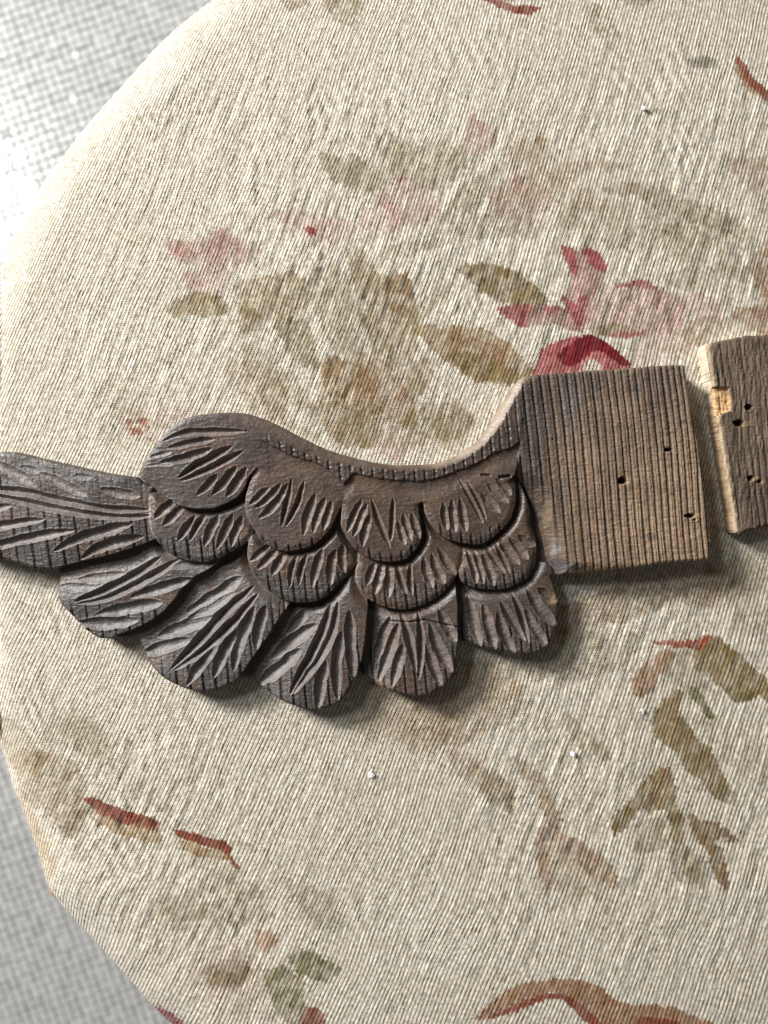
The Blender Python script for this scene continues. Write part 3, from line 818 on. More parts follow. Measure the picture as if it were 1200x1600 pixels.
TAIL = [(-150, 690), (245, 690), (262, 780), (256, 828), (235, 846), (190, 862), (130, 877), (90, 886), (54, 893), (-150, 920)]
C0 = [(70, 880), (72, 950), (120, 1004), (160, 1003), (180, 994), (208, 984), (236, 970), (256, 955), (270, 938), (284, 920),
      (300, 904), (322, 892), (345, 870), (330, 840), (235, 835), (130, 862)]
C1 = [(170, 985), (175, 1030), (250, 1090), (330, 1090), (356, 1072), (372, 1059), (390, 1036), (406, 1012), (420, 992),
      (434, 970), (451, 946), (462, 915), (440, 880), (385, 850), (310, 860), (250, 900), (200, 960)]
C2 = [(340, 1040), (360, 1090), (470, 1125), (520, 1110), (535, 1096), (549, 1073), (561, 1048), (567, 1024), (571, 1000),
      (573, 970), (575, 935), (560, 900), (500, 915), (440, 920), (400, 960)]
C3 = [(545, 1000), (540, 1080), (600, 1100), (670, 1100), (706, 1070), (713, 1040), (716, 1000), (716, 965), (714, 935),
      (705, 900), (640, 920), (560, 900), (552, 950)]
C4 = [(695, 900), (700, 1010), (760, 1030), (850, 1030), (885, 980), (884, 930), (862, 885), (830, 880), (760, 900)]
B0 = [(241, 762), (234, 789), (234, 819), (244, 845), (262, 864), (285, 874), (311, 879), (337, 875), (360, 864), (379, 852),
      (392, 838), (400, 800), (390, 750), (300, 750)]
B1 = [(388, 846), (386, 862), (389, 882), (402, 905), (421, 924), (440, 936), (462, 942), (489, 941), (511, 931), (534, 909),
      (549, 890), (560, 872), (556, 830), (541, 775), (520, 770), (440, 790), (400, 815)]
B2 = [(560, 872), (556, 892), (558, 909), (567, 927), (582, 941), (605, 950), (635, 953), (665, 945), (687, 932), (706, 912),
      (717, 894), (724, 872), (722, 830), (690, 790), (655, 770), (560, 790), (548, 840)]
B3 = [(724, 870), (718, 892), (722, 909), (739, 918), (756, 921), (773, 922), (791, 920), (808, 914), (823, 904), (834, 891),
      (839, 876), (840, 859), (838, 841), (831, 822), (828, 795), (818, 765), (806, 742), (790, 740), (700, 790), (700, 840)]
A0 = [(210, 738), (226, 750), (240, 762), (258, 776), (276, 788), (290, 793), (306, 796), (330, 795), (350, 789), (370, 779),
      (383, 765), (389, 748), (402, 732), (430, 700), (420, 600), (250, 600), (190, 700)]
A1 = [(403, 732), (392, 751), (386, 768), (385, 785), (388, 806), (396, 824), (408, 840), (419, 851), (430, 857), (444, 861),
      (460, 861), (480, 857), (494, 850), (506, 839), (518, 824), (529, 802), (537, 781), (540, 760), (500, 720), (430, 715)]
A2 = [(536, 775), (534, 800), (534, 820), (540, 834), (550, 850), (563, 863), (577, 872), (600, 878), (620, 877), (637, 872),
      (648, 861), (657, 847), (660, 832), (656, 812), (654, 788), (660, 760), (600, 740), (545, 750)]
A3 = [(661, 775), (662, 788), (667, 807), (678, 824), (693, 838), (713, 847), (734, 851), (752, 850), (769, 841), (786, 826),
      (799, 807), (805, 785), (806, 763), (800, 744), (790, 725), (740, 725), (690, 745)]
ARM = [(400, 730), (388, 746), (360, 600), (480, 600), (820, 560), (812, 700), (806, 744), (795, 752), (740, 762), (661, 786),
       (655, 789), (600, 792), (538, 786), (480, 775), (430, 760)]
TAB = [(800, 560), (1140, 540), (1150, 920), (868, 910), (868, 896), (856, 870), (848, 835), (838, 800), (826, 768), (806, 742),
       (797, 700)]

# gouges: (points, half width, depth, V-cut?)
G = [
    # shaft grooves and cuts of the outermost feather
    ([(-120, 760), (-60, 760), (0, 765), (40, 769), (80, 779), (140, 790), (180, 796), (232, 796)], 6.5, 6.5, 2),
    ([(-110, 775), (-50, 770), (0, 777), (40, 785), (80, 794), (120, 801), (160, 806), (200, 808), (234, 805)], 6.5, 6, 2),
    ([(-60, 832), (0, 822), (40, 815), (72, 812)], 7, 5, 0), ([(-40, 862), (20, 846), (70, 836), (118, 828)], 8, 6, 0),
    ([(83, 862), (120, 842), (160, 830), (207, 818)], 9, 8, 0), ([(125, 874), (150, 857), (185, 846), (224, 838)], 9, 8, 0),
    ([(-40, 720), (10, 733), (58, 761)], 9, 3.2, 0), ([(60, 738), (100, 757), (137, 775)], 8, 3.2, 0),
    ([(155, 764), (185, 770), (218, 776)], 8, 3, 0), ([(112, 744), (128, 745), (145, 746)], 6, 2, 0),
    ([(28, 728), (45, 733), (62, 737)], 6, 2, 0), ([(-90, 800), (-40, 800), (20, 790)], 7, 4, 0),
    # A0
    ([(254, 690), (275, 681), (300, 676), (340, 675), (386, 675)], 6, 5, 0), ([(262, 701), (300, 692), (338, 686)], 6, 5, 0),
    ([(250, 723), (290, 716), (333, 701)], 7.5, 6, 0), ([(279, 747), (314, 724), (365, 697)], 8, 10, 1),
    ([(282, 752), (330, 731), (382, 705)], 7, 9, 1), ([(308, 774), (326, 758), (341, 741)], 7, 6, 0),
    ([(332, 774), (350, 755), (371, 728)], 8, 7, 0), ([(355, 776), (370, 755), (386, 730)], 8, 7, 0),
    ([(230, 718), (250, 711), (270, 706)], 4, 2, 0), ([(226, 729), (250, 726), (275, 728)], 3, 1.5, 0),
    # A1
    ([(391, 789), (406, 774), (421, 762)], 6, 5, 0), ([(398, 794), (420, 778), (440, 756)], 6, 5.5, 0),
    ([(405, 811), (430, 788), (451, 755)], 7, 6, 0), ([(440, 823), (446, 796), (457, 748)], 5.5, 8, 1),
    ([(447, 823), (463, 792), (476, 752)], 5.5, 8, 1), ([(475, 836), (481, 804), (494, 772)], 8, 6, 0),
    ([(490, 833), (497, 804), (509, 777)], 6.5, 5, 0), ([(506, 829), (512, 804), (519, 783)], 6.5, 5, 0),
    # A2
    ([(542, 832), (553, 807), (565, 781)], 6.5, 5, 0), ([(552, 839), (562, 812), (573, 788)], 6.5, 5.5, 0),
    ([(567, 854), (570, 828), (578, 804)], 7, 6, 0), ([(580, 780), (592, 817), (611, 857)], 5.5, 7, 1),
    ([(614, 778), (612, 813), (610, 847)], 5, 7, 1), ([(621, 813), (627, 833), (632, 852)], 6, 4, 0),
    ([(630, 801), (635, 823), (644, 844)], 6, 4.5, 0), ([(642, 801), (648, 822), (657, 841)], 6.5, 4.5, 0),
    # A3
    ([(693, 784), (694, 807), (699, 828)], 6.5, 5, 0), ([(706, 780), (707, 807), (711, 832)], 6.5, 5, 0),
    ([(718, 778), (723, 805), (727, 830)], 6.5, 5, 0), ([(715, 747), (734, 779), (755, 820)], 4.2, 5, 1),
    ([(727, 750), (747, 783), (760, 815)], 4.2, 5, 1), ([(750, 769), (765, 785), (781, 801)], 6.5, 3.5, 0),
    ([(759, 753), (775, 770), (794, 786)], 6.5, 3.5, 0), ([(774, 748), (786, 759), (799, 775)], 6.5, 3.5, 0),
    # B0
    ([(240, 811), (257, 793), (273, 782)], 7.5, 5.5, 0), ([(254, 822), (270, 806), (286, 791)], 7.5, 5.5, 0),
    ([(278, 845), (291, 823), (305, 805)], 6.5, 7.5, 1), ([(295, 845), (307, 822), (322, 802)], 6.5, 7.5, 1),
    ([(319, 854), (329, 827), (342, 803)], 7.5, 6, 0), ([(339, 857), (349, 834), (363, 803)], 7, 6, 0),
    ([(360, 854), (367, 830), (378, 806)], 7, 6, 0),
    # B1
    ([(390, 877), (406, 864), (420, 851)], 6, 5, 0), ([(401, 889), (417, 875), (433, 859)], 6.5, 5, 0),
    ([(424, 898), (434, 882), (445, 863)], 7.5, 6, 0), ([(452, 918), (455, 890), (465, 865)], 5.5, 7, 1),
    ([(466, 914), (471, 887), (480, 864)], 5.5, 7, 1), ([(488, 918), (494, 886), (504, 858)], 7.5, 5.5, 0),
    ([(517, 914), (517, 882), (525, 858)], 7.5, 5.5, 0), ([(538, 896), (534, 875), (534, 850)], 7, 5, 0),
    # B2
    ([(572, 914), (579, 897), (587, 880)], 7, 5.5, 0), ([(586, 929), (591, 905), (598, 880)], 7.5, 5.5, 0),
    ([(607, 934), (608, 905), (607, 880)], 7.5, 5.5, 0), ([(619, 880), (625, 905), (636, 929)], 5.5, 6.5, 1),
    ([(642, 878), (640, 905), (643, 930)], 5.5, 6.5, 1), ([(661, 871), (667, 895), (676, 919)], 7.5, 5, 0),
    ([(674, 865), (683, 890), (696, 912)], 7.5, 5, 0), ([(684, 857), (699, 880), (714, 898)], 7, 5, 0),
    # B3
    ([(730, 860), (739, 885), (745, 912)], 6, 5, 0), ([(741, 860), (749, 885), (756, 912)], 6, 5, 0),
    ([(753, 865), (765, 889), (772, 916)], 7, 5, 0), ([(755, 850), (771, 872), (789, 897)], 5, 5.5, 1),
    ([(774, 848), (784, 869), (797, 896)], 5, 5.5, 1), ([(781, 841), (795, 863), (812, 882)], 7.5, 4.5, 0),
    ([(795, 839), (810, 856), (826, 874)], 7, 4.5, 0), ([(810, 835), (823, 846), (838, 852)], 7, 4, 0),
    # C0
    ([(112, 941), (150, 928), (184, 912), (216, 893), (248, 870)], 9, 11, 1),
    ([(118, 944), (160, 936), (200, 918), (240, 897), (278, 873)], 8.5, 10.5, 1),
    ([(84, 918), (120, 919), (150, 917)], 7, 3, 0), ([(115, 907), (155, 904), (194, 897)], 8, 3.5, 0),
    ([(200, 934), (254, 918), (302, 904)], 9, 6, 0), ([(148, 961), (205, 950), (252, 942)], 10, 5.5, 0),
    ([(114, 974), (165, 975), (214, 970)], 10, 5.5, 0), ([(262, 888), (290, 882), (318, 882)], 7, 4, 0),
    # C1
    ([(263, 1048), (290, 1022), (318, 992), (350, 957), (395, 916)], 9.5, 13, 1),
    ([(267, 1049), (296, 1031), (326, 1008), (362, 974), (402, 928)], 8.5, 12, 1),
    ([(285, 960), (325, 938), (376, 902)], 11, 6, 0), ([(285, 974), (325, 952), (365, 926)], 10, 6, 0),
    ([(240, 998), (290, 980), (331, 965)], 11, 6, 0), ([(214, 1026), (258, 1012), (296, 1001)], 10, 5.5, 0),
    ([(290, 1072), (310, 1043), (339, 1008)], 9, 8, 0), ([(333, 1060), (346, 1024), (371, 984)], 10, 9, 0),
    ([(363, 1050), (374, 1000), (397, 948)], 10, 9, 0), ([(401, 1016), (402, 984), (415, 946)], 9, 8, 0),
    # C2
    ([(451, 1088), (470, 1052), (486, 1026), (503, 988), (516, 944)], 9.5, 13, 1),
    ([(457, 1086), (478, 1056), (497, 1030), (517, 990), (528, 940)], 9, 12, 1),
    ([(446, 992), (464, 972), (480, 954)], 9, 7, 0), ([(422, 1032), (456, 1003), (494, 977)], 11, 8, 0),
    ([(396, 1076), (433, 1048), (470, 1016)], 11, 8, 0), ([(496, 1112), (500, 1072), (509, 1032)], 9.5, 7.5, 0),
    ([(528, 1096), (525, 1040), (533, 986)], 9.5, 8, 0), ([(553, 1066), (547, 1010), (546, 953)], 9.5, 8, 0),
    # C3
    ([(585, 1040), (597, 1001), (610, 965)], 9, 7, 0), ([(592, 1067), (609, 1017), (623, 975)], 9, 8, 0),
    ([(613, 1075), (621, 1041), (630, 1007)], 8.5, 7.5, 0), ([(626, 958), (639, 999), (651, 1052)], 7.5, 9, 1),
    ([(653, 957), (658, 1007), (654, 1063)], 7, 9, 1), ([(686, 953), (698, 977), (713, 1003)], 9, 6, 0),
    ([(670, 973), (687, 1015), (708, 1052)], 9, 6.5, 0), ([(665, 1007), (677, 1041), (691, 1074)], 8.5, 6.5, 0),
    # C4
    ([(732, 932), (743, 975), (753, 1012)], 8.5, 6.5, 0), ([(756, 944), (765, 980), (775, 1018)], 8.5, 6.5, 0),
    ([(778, 957), (788, 991), (806, 1024)], 8.5, 6.5, 0), ([(782, 941), (802, 972), (822, 1001)], 8, 7.5, 1),
    ([(801, 927), (815, 961), (828, 1006)], 7, 8, 1), ([(820, 953), (837, 983), (857, 1010)], 8.5, 6.5, 0),
    ([(824, 921), (845, 951), (872, 980)], 9.5, 6.5, 0), ([(841, 919), (858, 932), (874, 941)], 8, 5, 0),
]


def grain_phase(xp):
    k = np.array([-160, 0, 150, 440, 600, 850, 1000, 1110, 1500], float)
    pt = np.array([28, 27, 22, 19, 16.5, 14.5, 11, 9, 9], float)
    xs = np.arange(-200, 1500, 1.0)
    ph = np.cumsum(1.0 / np.interp(xs, k, pt))
    return np.interp(xp, xs, ph), np.interp(xp, k, pt)


def grain(U, V, seed):
    w = 3.5 * vnoise(U / 200, V / 170, seed) + 0.7 * vnoise(U / 50, V / 60, seed + 1) + 0.35 * vnoise(U / 9, V / 9, seed + 2)
    xp = U - 0.105 * (V - 800) + w
    ph, pt = grain_phase(xp)
    idx = np.floor(ph + 0.5)
    f = ph - idx
    d = np.abs(f) * pt
    width = 1.8 + 0.7 * vnoise(idx * 3.7, V / 60, seed + 3)
    line = np.exp(-(d / width) ** 2) * np.clip(0.92 + 0.3 * vnoise(idx * 2.3, V / 110, seed + 4), 0.5, 1)
    d2 = np.abs(((ph * 2 + 0.5) % 1) - 0.5) * pt / 2
    line = np.maximum(line, 0.38 * np.exp(-(d2 / 0.9) ** 2) * np.clip(vnoise(idx * 4.1, V / 50, seed + 5) * 1.6, 0, 1))
    saw = (f + 0.5)      # 0 just right of a line, 1 just left of the next
    return line, saw, idx


def holes(U, V, Z, C, lst, seed):
    for (cx, cy, rx, ry, dep, splint) in lst:
        a = np.arctan2(V - cy, U - cx)
        rr = np.sqrt(((U - cx) / rx) ** 2 + ((V - cy) / ry) ** 2) * (1 + 0.08 * np.sin(3 * a + cx) + 0.08 * np.sin(7 * a + cy))
        if splint:
            # torn, paler wood just right of and below the hole
            s = np.exp(-(((U - cx - rx * 1.1) / (rx * 1.7)) ** 2 + ((V - cy - ry * .5) / (ry * 1.1)) ** 2) * 1.2)
            s *= (0.6 + 0.4 * vnoise(U / 3, V / 1.5, seed))
            Z = Z + s * 1.8
            C = C * (1 - 0.75 * np.clip(s, 0, 1)[..., None]) + np.array([.50, .33, .18]) * 0.75 * np.clip(s, 0, 1)[..., None]
        m = sstep(1.15, 0.75, rr)
        Z = Z - m * dep
        C = C * (1 - 0.8 * m[..., None]) + np.array([.05, .035, .025]) * 0.8 * m[..., None]
    return Z, C


def build_wing():
    xs = np.arange(-146, 1116, 1.0)
    ys = np.arange(562, 1122, 1.0)
    U, V = np.meshgrid(xs, ys)
    wob = 0.5 * vnoise(U / 9, V / 9, 90) + 0.25 * vnoise(U / 3.5, V / 3.5, 91)
    out = sdf(U, V, spline(wing_outline, 2), 90) + 0.9 * wob
    Uw = U + 0.8 * vnoise(U / 14, V / 14, 92)
    Vw = V + 0.8 * vnoise(U / 14, V / 14, 93)
    D = {}
    for nm, poly in (('T', TAIL), ('C0', C0), ('C1', C1), ('C2', C2), ('C3', C3), ('C4', C4), ('B0', B0), ('B1', B1),
                     ('B2', B2), ('B3', B3), ('A0', A0), ('A1', A1), ('A2', A2), ('A3', A3), ('ARM', ARM), ('TAB', TAB)):
        D[nm] = sdf(Uw, Vw, spline(poly, 3) if nm not in ('ARM', 'TAB', 'TAIL') else np.array(poly, float), 90)

    def drop(names, amount, w, flat=0):
        d = -np.maximum.reduce([D[n] for n in names])
        return amount * (1 - sstep(flat, w, d))

    H = {}
    H['T'] = 34 - 4 * sstep(770, 700, V) - 2.5 * sstep(830, 890, V) - 5 * sstep(185, 236, U) + 1.5 * vnoise(U / 45, V / 30, 100)
    H['C0'] = 28.5 - drop(['T'], 11, 60, 8) - drop(['B0'], 7, 20) + 1.0 * vnoise(U / 40, V / 30, 101)
    H['C1'] = 30.5 - drop(['C0'], 14, 105, 10) - drop(['B0', 'B1'], 8, 20) + 1.2 * vnoise(U / 40, V / 40, 102)
    H['C2'] = 31 - drop(['C1'], 15, 95, 8) - drop(['B1', 'B2'], 9, 20) + 1.2 * vnoise(U / 40, V / 40, 103)
    H['C3'] = 31 - drop(['C2'], 14, 66, 6) - drop(['B2'], 9, 18) + 1.0 * vnoise(U / 40, V / 40, 104)
    H['C4'] = 29 - drop(['C3'], 12, 50, 4) - drop(['B3'], 8, 18) - 3 * sstep(845, 875, U) + 1.0 * vnoise(U / 40, V / 40, 105)
    H['B0'] = 33 - drop(['A0'], 9, 16) - 2.0 * sstep(345, 385, U)
    H['B1'] = 33.5 - drop(['A1', 'A2'], 9, 15) - 4 * sstep(515, 558, U)
    H['B2'] = 33.5 - drop(['A2', 'A3'], 9, 15)
    H['B3'] = 34.5 - drop(['A3'], 10, 17) - 3 * sstep(820, 842, U)
    for k in ('B0', 'B1', 'B2', 'B3'):
        H[k] = H[k] - 2.2 * sstep(9, 0, D[k]) + 0.7 * vnoise(U / 25, V / 25, 110)
    top = 41.5 + 0.8 * vnoise(U / 60, V / 40, 111)
    H['A0'] = top - 3 * sstep(300, 225, U) - 2 * sstep(740, 790, V)
    for k in ('A1', 'A2', 'A3'):
        H[k] = top - 2.0 * sstep(10, 0, D[k]) - 1.8
    H['A3'] = H['A3'] - 2.5 * sstep(770, 806, U) * sstep(800, 750, V)
    # arm: bevelled outer edge, strip of untouched face, smooth hollow inside it
    bw = np.interp(U, [340, 380, 430, 520, 600, 660, 700, 780, 830], [8, 22, 24, 17, 10, 9, 10, 13, 10])
    bd = np.interp(U, [340, 380, 430, 520, 600, 660, 700, 780, 830], [1, 7, 8, 8, 6, 6, 9, 12, 2])
    above = np.interp(U, [300, 560, 700, 830, 840], [1, 1, 1, 1, 0])
    bev = bd * (1 - np.clip(out / bw, 0, 1)) * above * (V < 760)
    yin = np.interp(U, [400, 418, 440, 459, 485, 511, 528, 537, 545, 553, 590, 627, 665, 687, 725, 744, 762, 785, 800, 812],
                    [688, 692, 704, 714, 720, 733, 748, 756, 748, 738, 748, 751, 751, 746, 732, 725, 714, 704, 699, 690])
    yin = yin + 1.2 * vnoise(U / 7, U * 0, 120)
    hollow = sstep(-1.5, 2.2, V - yin) * sstep(380, 440, U)
    H['ARM'] = top + 1.0 * sstep(400, 450, U) - 1.9 * hollow - 2.6 * hollow * np.exp(-((V - yin - 13) / 13.0) ** 2)
    for k in ('A1', 'A2', 'A3'):
        H[k] = H[k] + 0.6
    tabtop = 40.5 + 1.2 * vnoise(U / 140, V / 120, 130)
    H['TAB'] = tabtop
    Z = np.full(U.shape, 19.0) + 1.5 * vnoise(U / 20, V / 20, 131)
    lab = np.zeros(U.shape, int)
    order = ['C4', 'C3', 'C2', 'C1', 'C0', 'T', 'B3', 'B2', 'B1', 'B0', 'TAB', 'A3', 'A2', 'A1', 'A0', 'ARM']
    ids = {n: i for i, n in enumerate(order)}
    got = np.zeros(U.shape, bool)
    GW = np.zeros(U.shape)
    RIM = np.zeros(U.shape)
    gwf = {
        'T': .25 + .65 * sstep(770, 800, V - U * .12), 'TAB': np.ones(U.shape),
        'C0': sstep(930, 965, V), 'C1': sstep(985, 1050, V + (U - 300) * .55), 'C2': sstep(1000, 1060, V + (U - 500) * .35),
        'C3': sstep(985, 1030, V), 'C4': sstep(945, 985, V), 'B0': sstep(835, 850, V), 'B1': sstep(885, 905, V),
        'B2': sstep(905, 920, V), 'B3': sstep(880, 900, V), 'A0': np.zeros(U.shape), 'A1': sstep(12, 8, D['A1']) * sstep(835, 842, V),
        'A2': sstep(16, 10, D['A2']) * sstep(848, 855, V), 'A3': sstep(20, 12, D['A3']) * sstep(815, 825, V),
        'ARM': 0.8 * (1 - hollow) * sstep(400, 428, U)}
    for n in order:
        if n == 'TAB':
            # the saw-cut face slopes down to the scales along its carved left side
            d = D['TAB']
            h = H['TAB'] - 17 * (1 - sstep(0, 34, d)) * sstep(690, 800, V)
            cov = sstep(-2, 1, d)
            gw = gwf[n] * (1 - (1 - sstep(8, 30, d)) * sstep(740, 800, V) * 0.95)
        elif n == 'ARM':
            h = H[n]
            cov = sstep(-3, 3, D[n])
            gw = gwf[n]
        else:
            h = H[n]
            gyy, gxx = np.gradient(D[n])
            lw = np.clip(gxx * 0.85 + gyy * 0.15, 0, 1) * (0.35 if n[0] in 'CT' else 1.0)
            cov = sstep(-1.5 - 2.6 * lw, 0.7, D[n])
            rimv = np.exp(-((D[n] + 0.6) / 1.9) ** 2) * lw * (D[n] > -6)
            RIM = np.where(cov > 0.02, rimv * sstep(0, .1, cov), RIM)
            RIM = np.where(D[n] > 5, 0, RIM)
            gw = gwf[n]
        Z = Z * (1 - cov) + h * cov
        GW = GW * (1 - cov) + gw * cov
        lab = np.where(cov > 0.5, ids[n], lab)
        got = got | (cov > 0.5)
    near = np.argmax(np.stack([D[n] for n in order]), 0)
    lab = np.where(got, lab, near)
    Z = Z - bev
    GW = GW * (1 - np.clip(bev / 1.5, 0, 1))
    Z = Z + 4
    # gouges
    cut = np.zeros(U.shape)
    gm = np.zeros(U.shape)
    edge = np.zeros(U.shape)
    r = np.random.RandomState(5)
    for pts, w, dep, kind in G:
        p = spline(pts, 5, closed=False)
        x0, y0 = p.min(0) - w - 3
        x1, y1 = p.max(0) + w + 3
        ix0, ix1 = np.searchsorted(xs, [x0, x1])
        iy0, iy1 = np.searchsorted(ys, [y0, y1])
        sl = (slice(iy0, iy1), slice(ix0, ix1))
        u = Uw[sl]; v = Vw[sl]
        d, t = curve_dt(u, v, p)
        ww = w * (1 + 0.10 * vnoise(t * 9 + r.rand() * 50, t * 0, 140))
        if kind == 1:
            env = np.clip(4 * t * (1 - t), 0, 1) ** 0.55
        elif kind == 2:
            env = np.clip(np.minimum(t, 1 - t) * 8, 0, 1) ** 0.6 * 0.8 + 0.2
        else:
            env = np.minimum(np.clip(t * 3.0, 0, 1), np.clip((1 - t) * 4.0, 0, 1)) ** 0.5
        hw = np.maximum(ww * env, 0.05)
        x = d / hw
        if kind:
            prof = np.clip(1 - x, 0, 1) ** 0.85
        else:
            prof = np.clip(1 - x * x, 0, 1)
        # chatter marks of the gouge across the scoop
        chat = 1 + 0.02 * np.sin(t * (14 + 10 * r.rand()) * 3) + 0.03 * vnoise(t * 25, d / 3, 141)
        c = prof * dep * (1.05 if kind else 1.0) * env * chat
        cut[sl] = np.maximum(cut[sl], c)
        edge[sl] = np.maximum(edge[sl], np.exp(-((d - hw) / 0.9) ** 2) * (hw > 1.2))
        gm[sl] = np.maximum(gm[sl], sstep(1.1, 0.8, x))
    # the blade leaves a thin raised burr along every cut, painted paler as an edge highlight
    C_edge = np.clip(edge * (0.75 + 0.5 * vnoise(U / 6, V / 6, 142)), 0, 1) * (1 - gm * 0.5)
    Z = Z + 0.9 * C_edge
    cut = np.minimum(cut * 1.0, np.maximum(Z - 4, 0))
    Z = Z - cut
    line, saw, gi = grain(U, V, 200)
    g = line * GW * (1 - gm)
    Z = Z - 2.1 * g - 0.45 * GW * (1 - gm) * (1 - saw)
    # fine tooling everywhere
    Z = Z + 0.28 * vnoise(U / 7, V / 3, 210) + 0.22 * vnoise(U / 2.6, V / 2.6, 211)
    # rough end-grain patches along the strip
    rp = GW * (U < 800) * (U > 400) * (V < 765)
    Z = Z + rp * (0.55 * vnoise(U / 4, V / 3, 212))

    # ---- colours of the wood itself
    dark = np.array([.082, .058, .044])
    grey = np.array([.086, .077, .072])
    C = np.ones(U.shape + (3,)) * dark
    k = sstep(560, 250, U - (V - 800) * 0.3) * 0.55 + sstep(860, 940, V) * 0.35 + 0.25 * fbm(U / 55, V / 40, 220, 3)
    k = np.clip(k, 0, 1)[..., None]
    C = C * (1 - k) + grey * k
    C = C * (1 + 0.95 * gm[..., None] * np.array([.90, 1.0, 1.08]))  # cut surfaces lightened in colour for a silvery highlight
    warm = np.array([.125, .078, .052])
    kw = np.clip(sstep(.05, .5, fbm(U / 48, V / 26, 222, 3)) * .7 * (1 - gm), 0, 1)[..., None]
    C = C * (1 - kw) + warm * kw
    # tab: worn tan wood, darker stained towards the feathers and the top
    tan = np.array([.40, .268, .165])
    mid = np.array([.125, .085, .062])
    kt = sstep(838, 905, U - (800 - V) * -0.05)
    n1 = fbm(U / 60, V / 80, 224, 3)
    mix = np.clip(0.42 + 0.55 * n1 + 0.45 * sstep(890, 1060, U) + 0.25 * sstep(700, 820, V) - 0.35 * sstep(720, 600, V), 0, 1)[..., None]
    ct = mid * (1 - mix) + tan * mix
    kt = (kt * (lab == ids['TAB']))[..., None]
    C = C * (1 - kt) + ct * kt
    # pale scraped wood on the strip and sides of the curve
    ks = (np.clip(bev / 6, 0, 1) * sstep(640, 740, U) * sstep(830, 815, U))[..., None]
    C = C * (1 - .8 * ks) + np.array([.36, .29, .215]) * .8 * ks
    kb = (np.clip(bev / 4, 0, 1) * (1 - ks[..., 0]))[..., None]
    C = C * (1 + .30 * kb)
    # blue-grey smear and yellow rub at the carved left side of the tab
    for (cx, cy, rx, ry, cc, s) in ((868, 858, 7, 15, (.30, .29, .30), .6), (885, 768, 4, 12, (.25, .25, .26), .45),
                                    (856, 800, 7, 22, (.30, .22, .12), .45), (880, 885, 26, 10, (.09, .08, .09), .85),
                                    (895, 828, 9, 4, (.40, .26, .13), .6), (1068, 660, 5, 6, (.10, .09, .10), .6),
                                    (1006, 600, 40, 14, (.16, .11, .09), .5), (890, 630, 14, 40, (.13, .12, .12), .6),
                                    (1030, 596, 16, 30, (.24, .15, .13), .5), (1015, 838, 8, 6, (.11, .09, .08), .7),
                                    (46, 734, 16, 7, (.08, .08, .085), .6), (128, 746, 14, 5, (.07, .07, .075), .7),
                                    (185, 752, 26, 9, (.07, .065, .065), .7), (865, 935, 8, 12, (.30, .20, .09), .6),
                                    (600, 1068, 16, 8, (.24, .16, .11), .5), (400, 745, 26, 10, (.17, .10, .09), .5)):
        e = ((U - cx) / rx) ** 2 + ((V - cy) / ry) ** 2 + 0.7 * vnoise(U / 6, V / 6, 230)
        a = (sstep(1.6, 0.3, e) * s)[..., None]
        C = C * (1 - a) + np.array(cc) * a
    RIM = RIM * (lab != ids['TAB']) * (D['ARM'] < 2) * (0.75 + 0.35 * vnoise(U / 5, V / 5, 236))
    C = C * (1 + 2.4 * np.clip(RIM, 0, 1)[..., None] * np.array([.92, 1.0, 1.04]))  # left-facing rims painted brighter, as if catching the window light
    C = C * (1 + 1.1 * C_edge[..., None])  # painted highlight along the cut edges
    # latewood lines and the soft toning between them
    C = C * (1 - (0.78 * g + 0.30 * GW * (1 - gm) * (0.5 - 0.5 * np.cos(saw * 2 * math.pi - 0.6)) * .8)[..., None])
    C = C * (1 + 0.10 * np.clip(vnoise(gi * 5.1, V / 90, 240), -1, 1) * GW)[..., None]
    Z, C = holes(U, V, Z, C, [(1042, 703, 5, 3, 22, 0), (971, 751, 6.5, 5.5, 24, 1), (1076, 806, 7.5, 3.2, 16, 1),
                              (1083, 812, 3, 2, 5, 1), (862, 687, 1.5, 1.5, 3, 0), (386, 674, 1.3, 1.3, 3, 0)], 250)
    # small cracks
    for pts, w, dep in (([(610, 972), (640, 973), (665, 969), (700, 978), (716, 980)], 1.0, 2.5), ([(214, 746), (222, 752), (232, 757)], 2.5, 7),
                        ([(780, 746), (795, 744)], 2, 4), ([(752, 742), (764, 743)], 1.5, 3)):
        d, t = curve_dt(U, V, pts)
        m = sstep(w + .8, w - .4, d)
        Z = Z - m * dep
        C = C * (1 - .5 * m[..., None])
    # worn outer arris
    Z = Z - 2.2 * (1 - sstep(0, 4.0, out)) ** 2

    smooth = np.where((lab >= ids['B3']) & (lab != ids['TAB']), 0.30, 0.55)
    alpha = np.clip(smooth + 0.7 * GW * (1 - gm) * (lab != ids['ARM']) + 0.35 * gm, 0, 1)
    C = np.concatenate([C, alpha[..., None]], -1)
    labq = lab[:-1, :-1]
    merge = np.zeros(len(order), int)
    names = []
    groups = {'C4': 0, 'C3': 1, 'C2': 2, 'C1': 3, 'C0': 4, 'T': 5, 'B3': 6, 'B2': 7, 'B1': 8, 'B0': 9, 'TAB': 10,
              'A3': 11, 'A2': 12, 'A1': 13, 'A0': 14, 'ARM': 15}
    pname = {'TAB': 'mounting_tab', 'ARM': 'wing_arm'}
    names = [pname.get(n, 'feather') for n in order]
    root = empty('carved_wing', (0, 0, SEAT - 0.6 * S))
    tag(root, 'dark carved wooden wing with overlapping feathers lying on the tapestry', 'carving')

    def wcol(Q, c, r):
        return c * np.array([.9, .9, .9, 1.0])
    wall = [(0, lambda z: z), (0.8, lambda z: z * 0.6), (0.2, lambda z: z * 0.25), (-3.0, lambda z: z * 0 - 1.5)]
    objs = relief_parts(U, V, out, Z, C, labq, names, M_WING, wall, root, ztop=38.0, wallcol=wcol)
    lbl = {'T': 'long outermost feather at the wing end with two curved shaft grooves', 'A0': 'large smooth shoulder feather'}
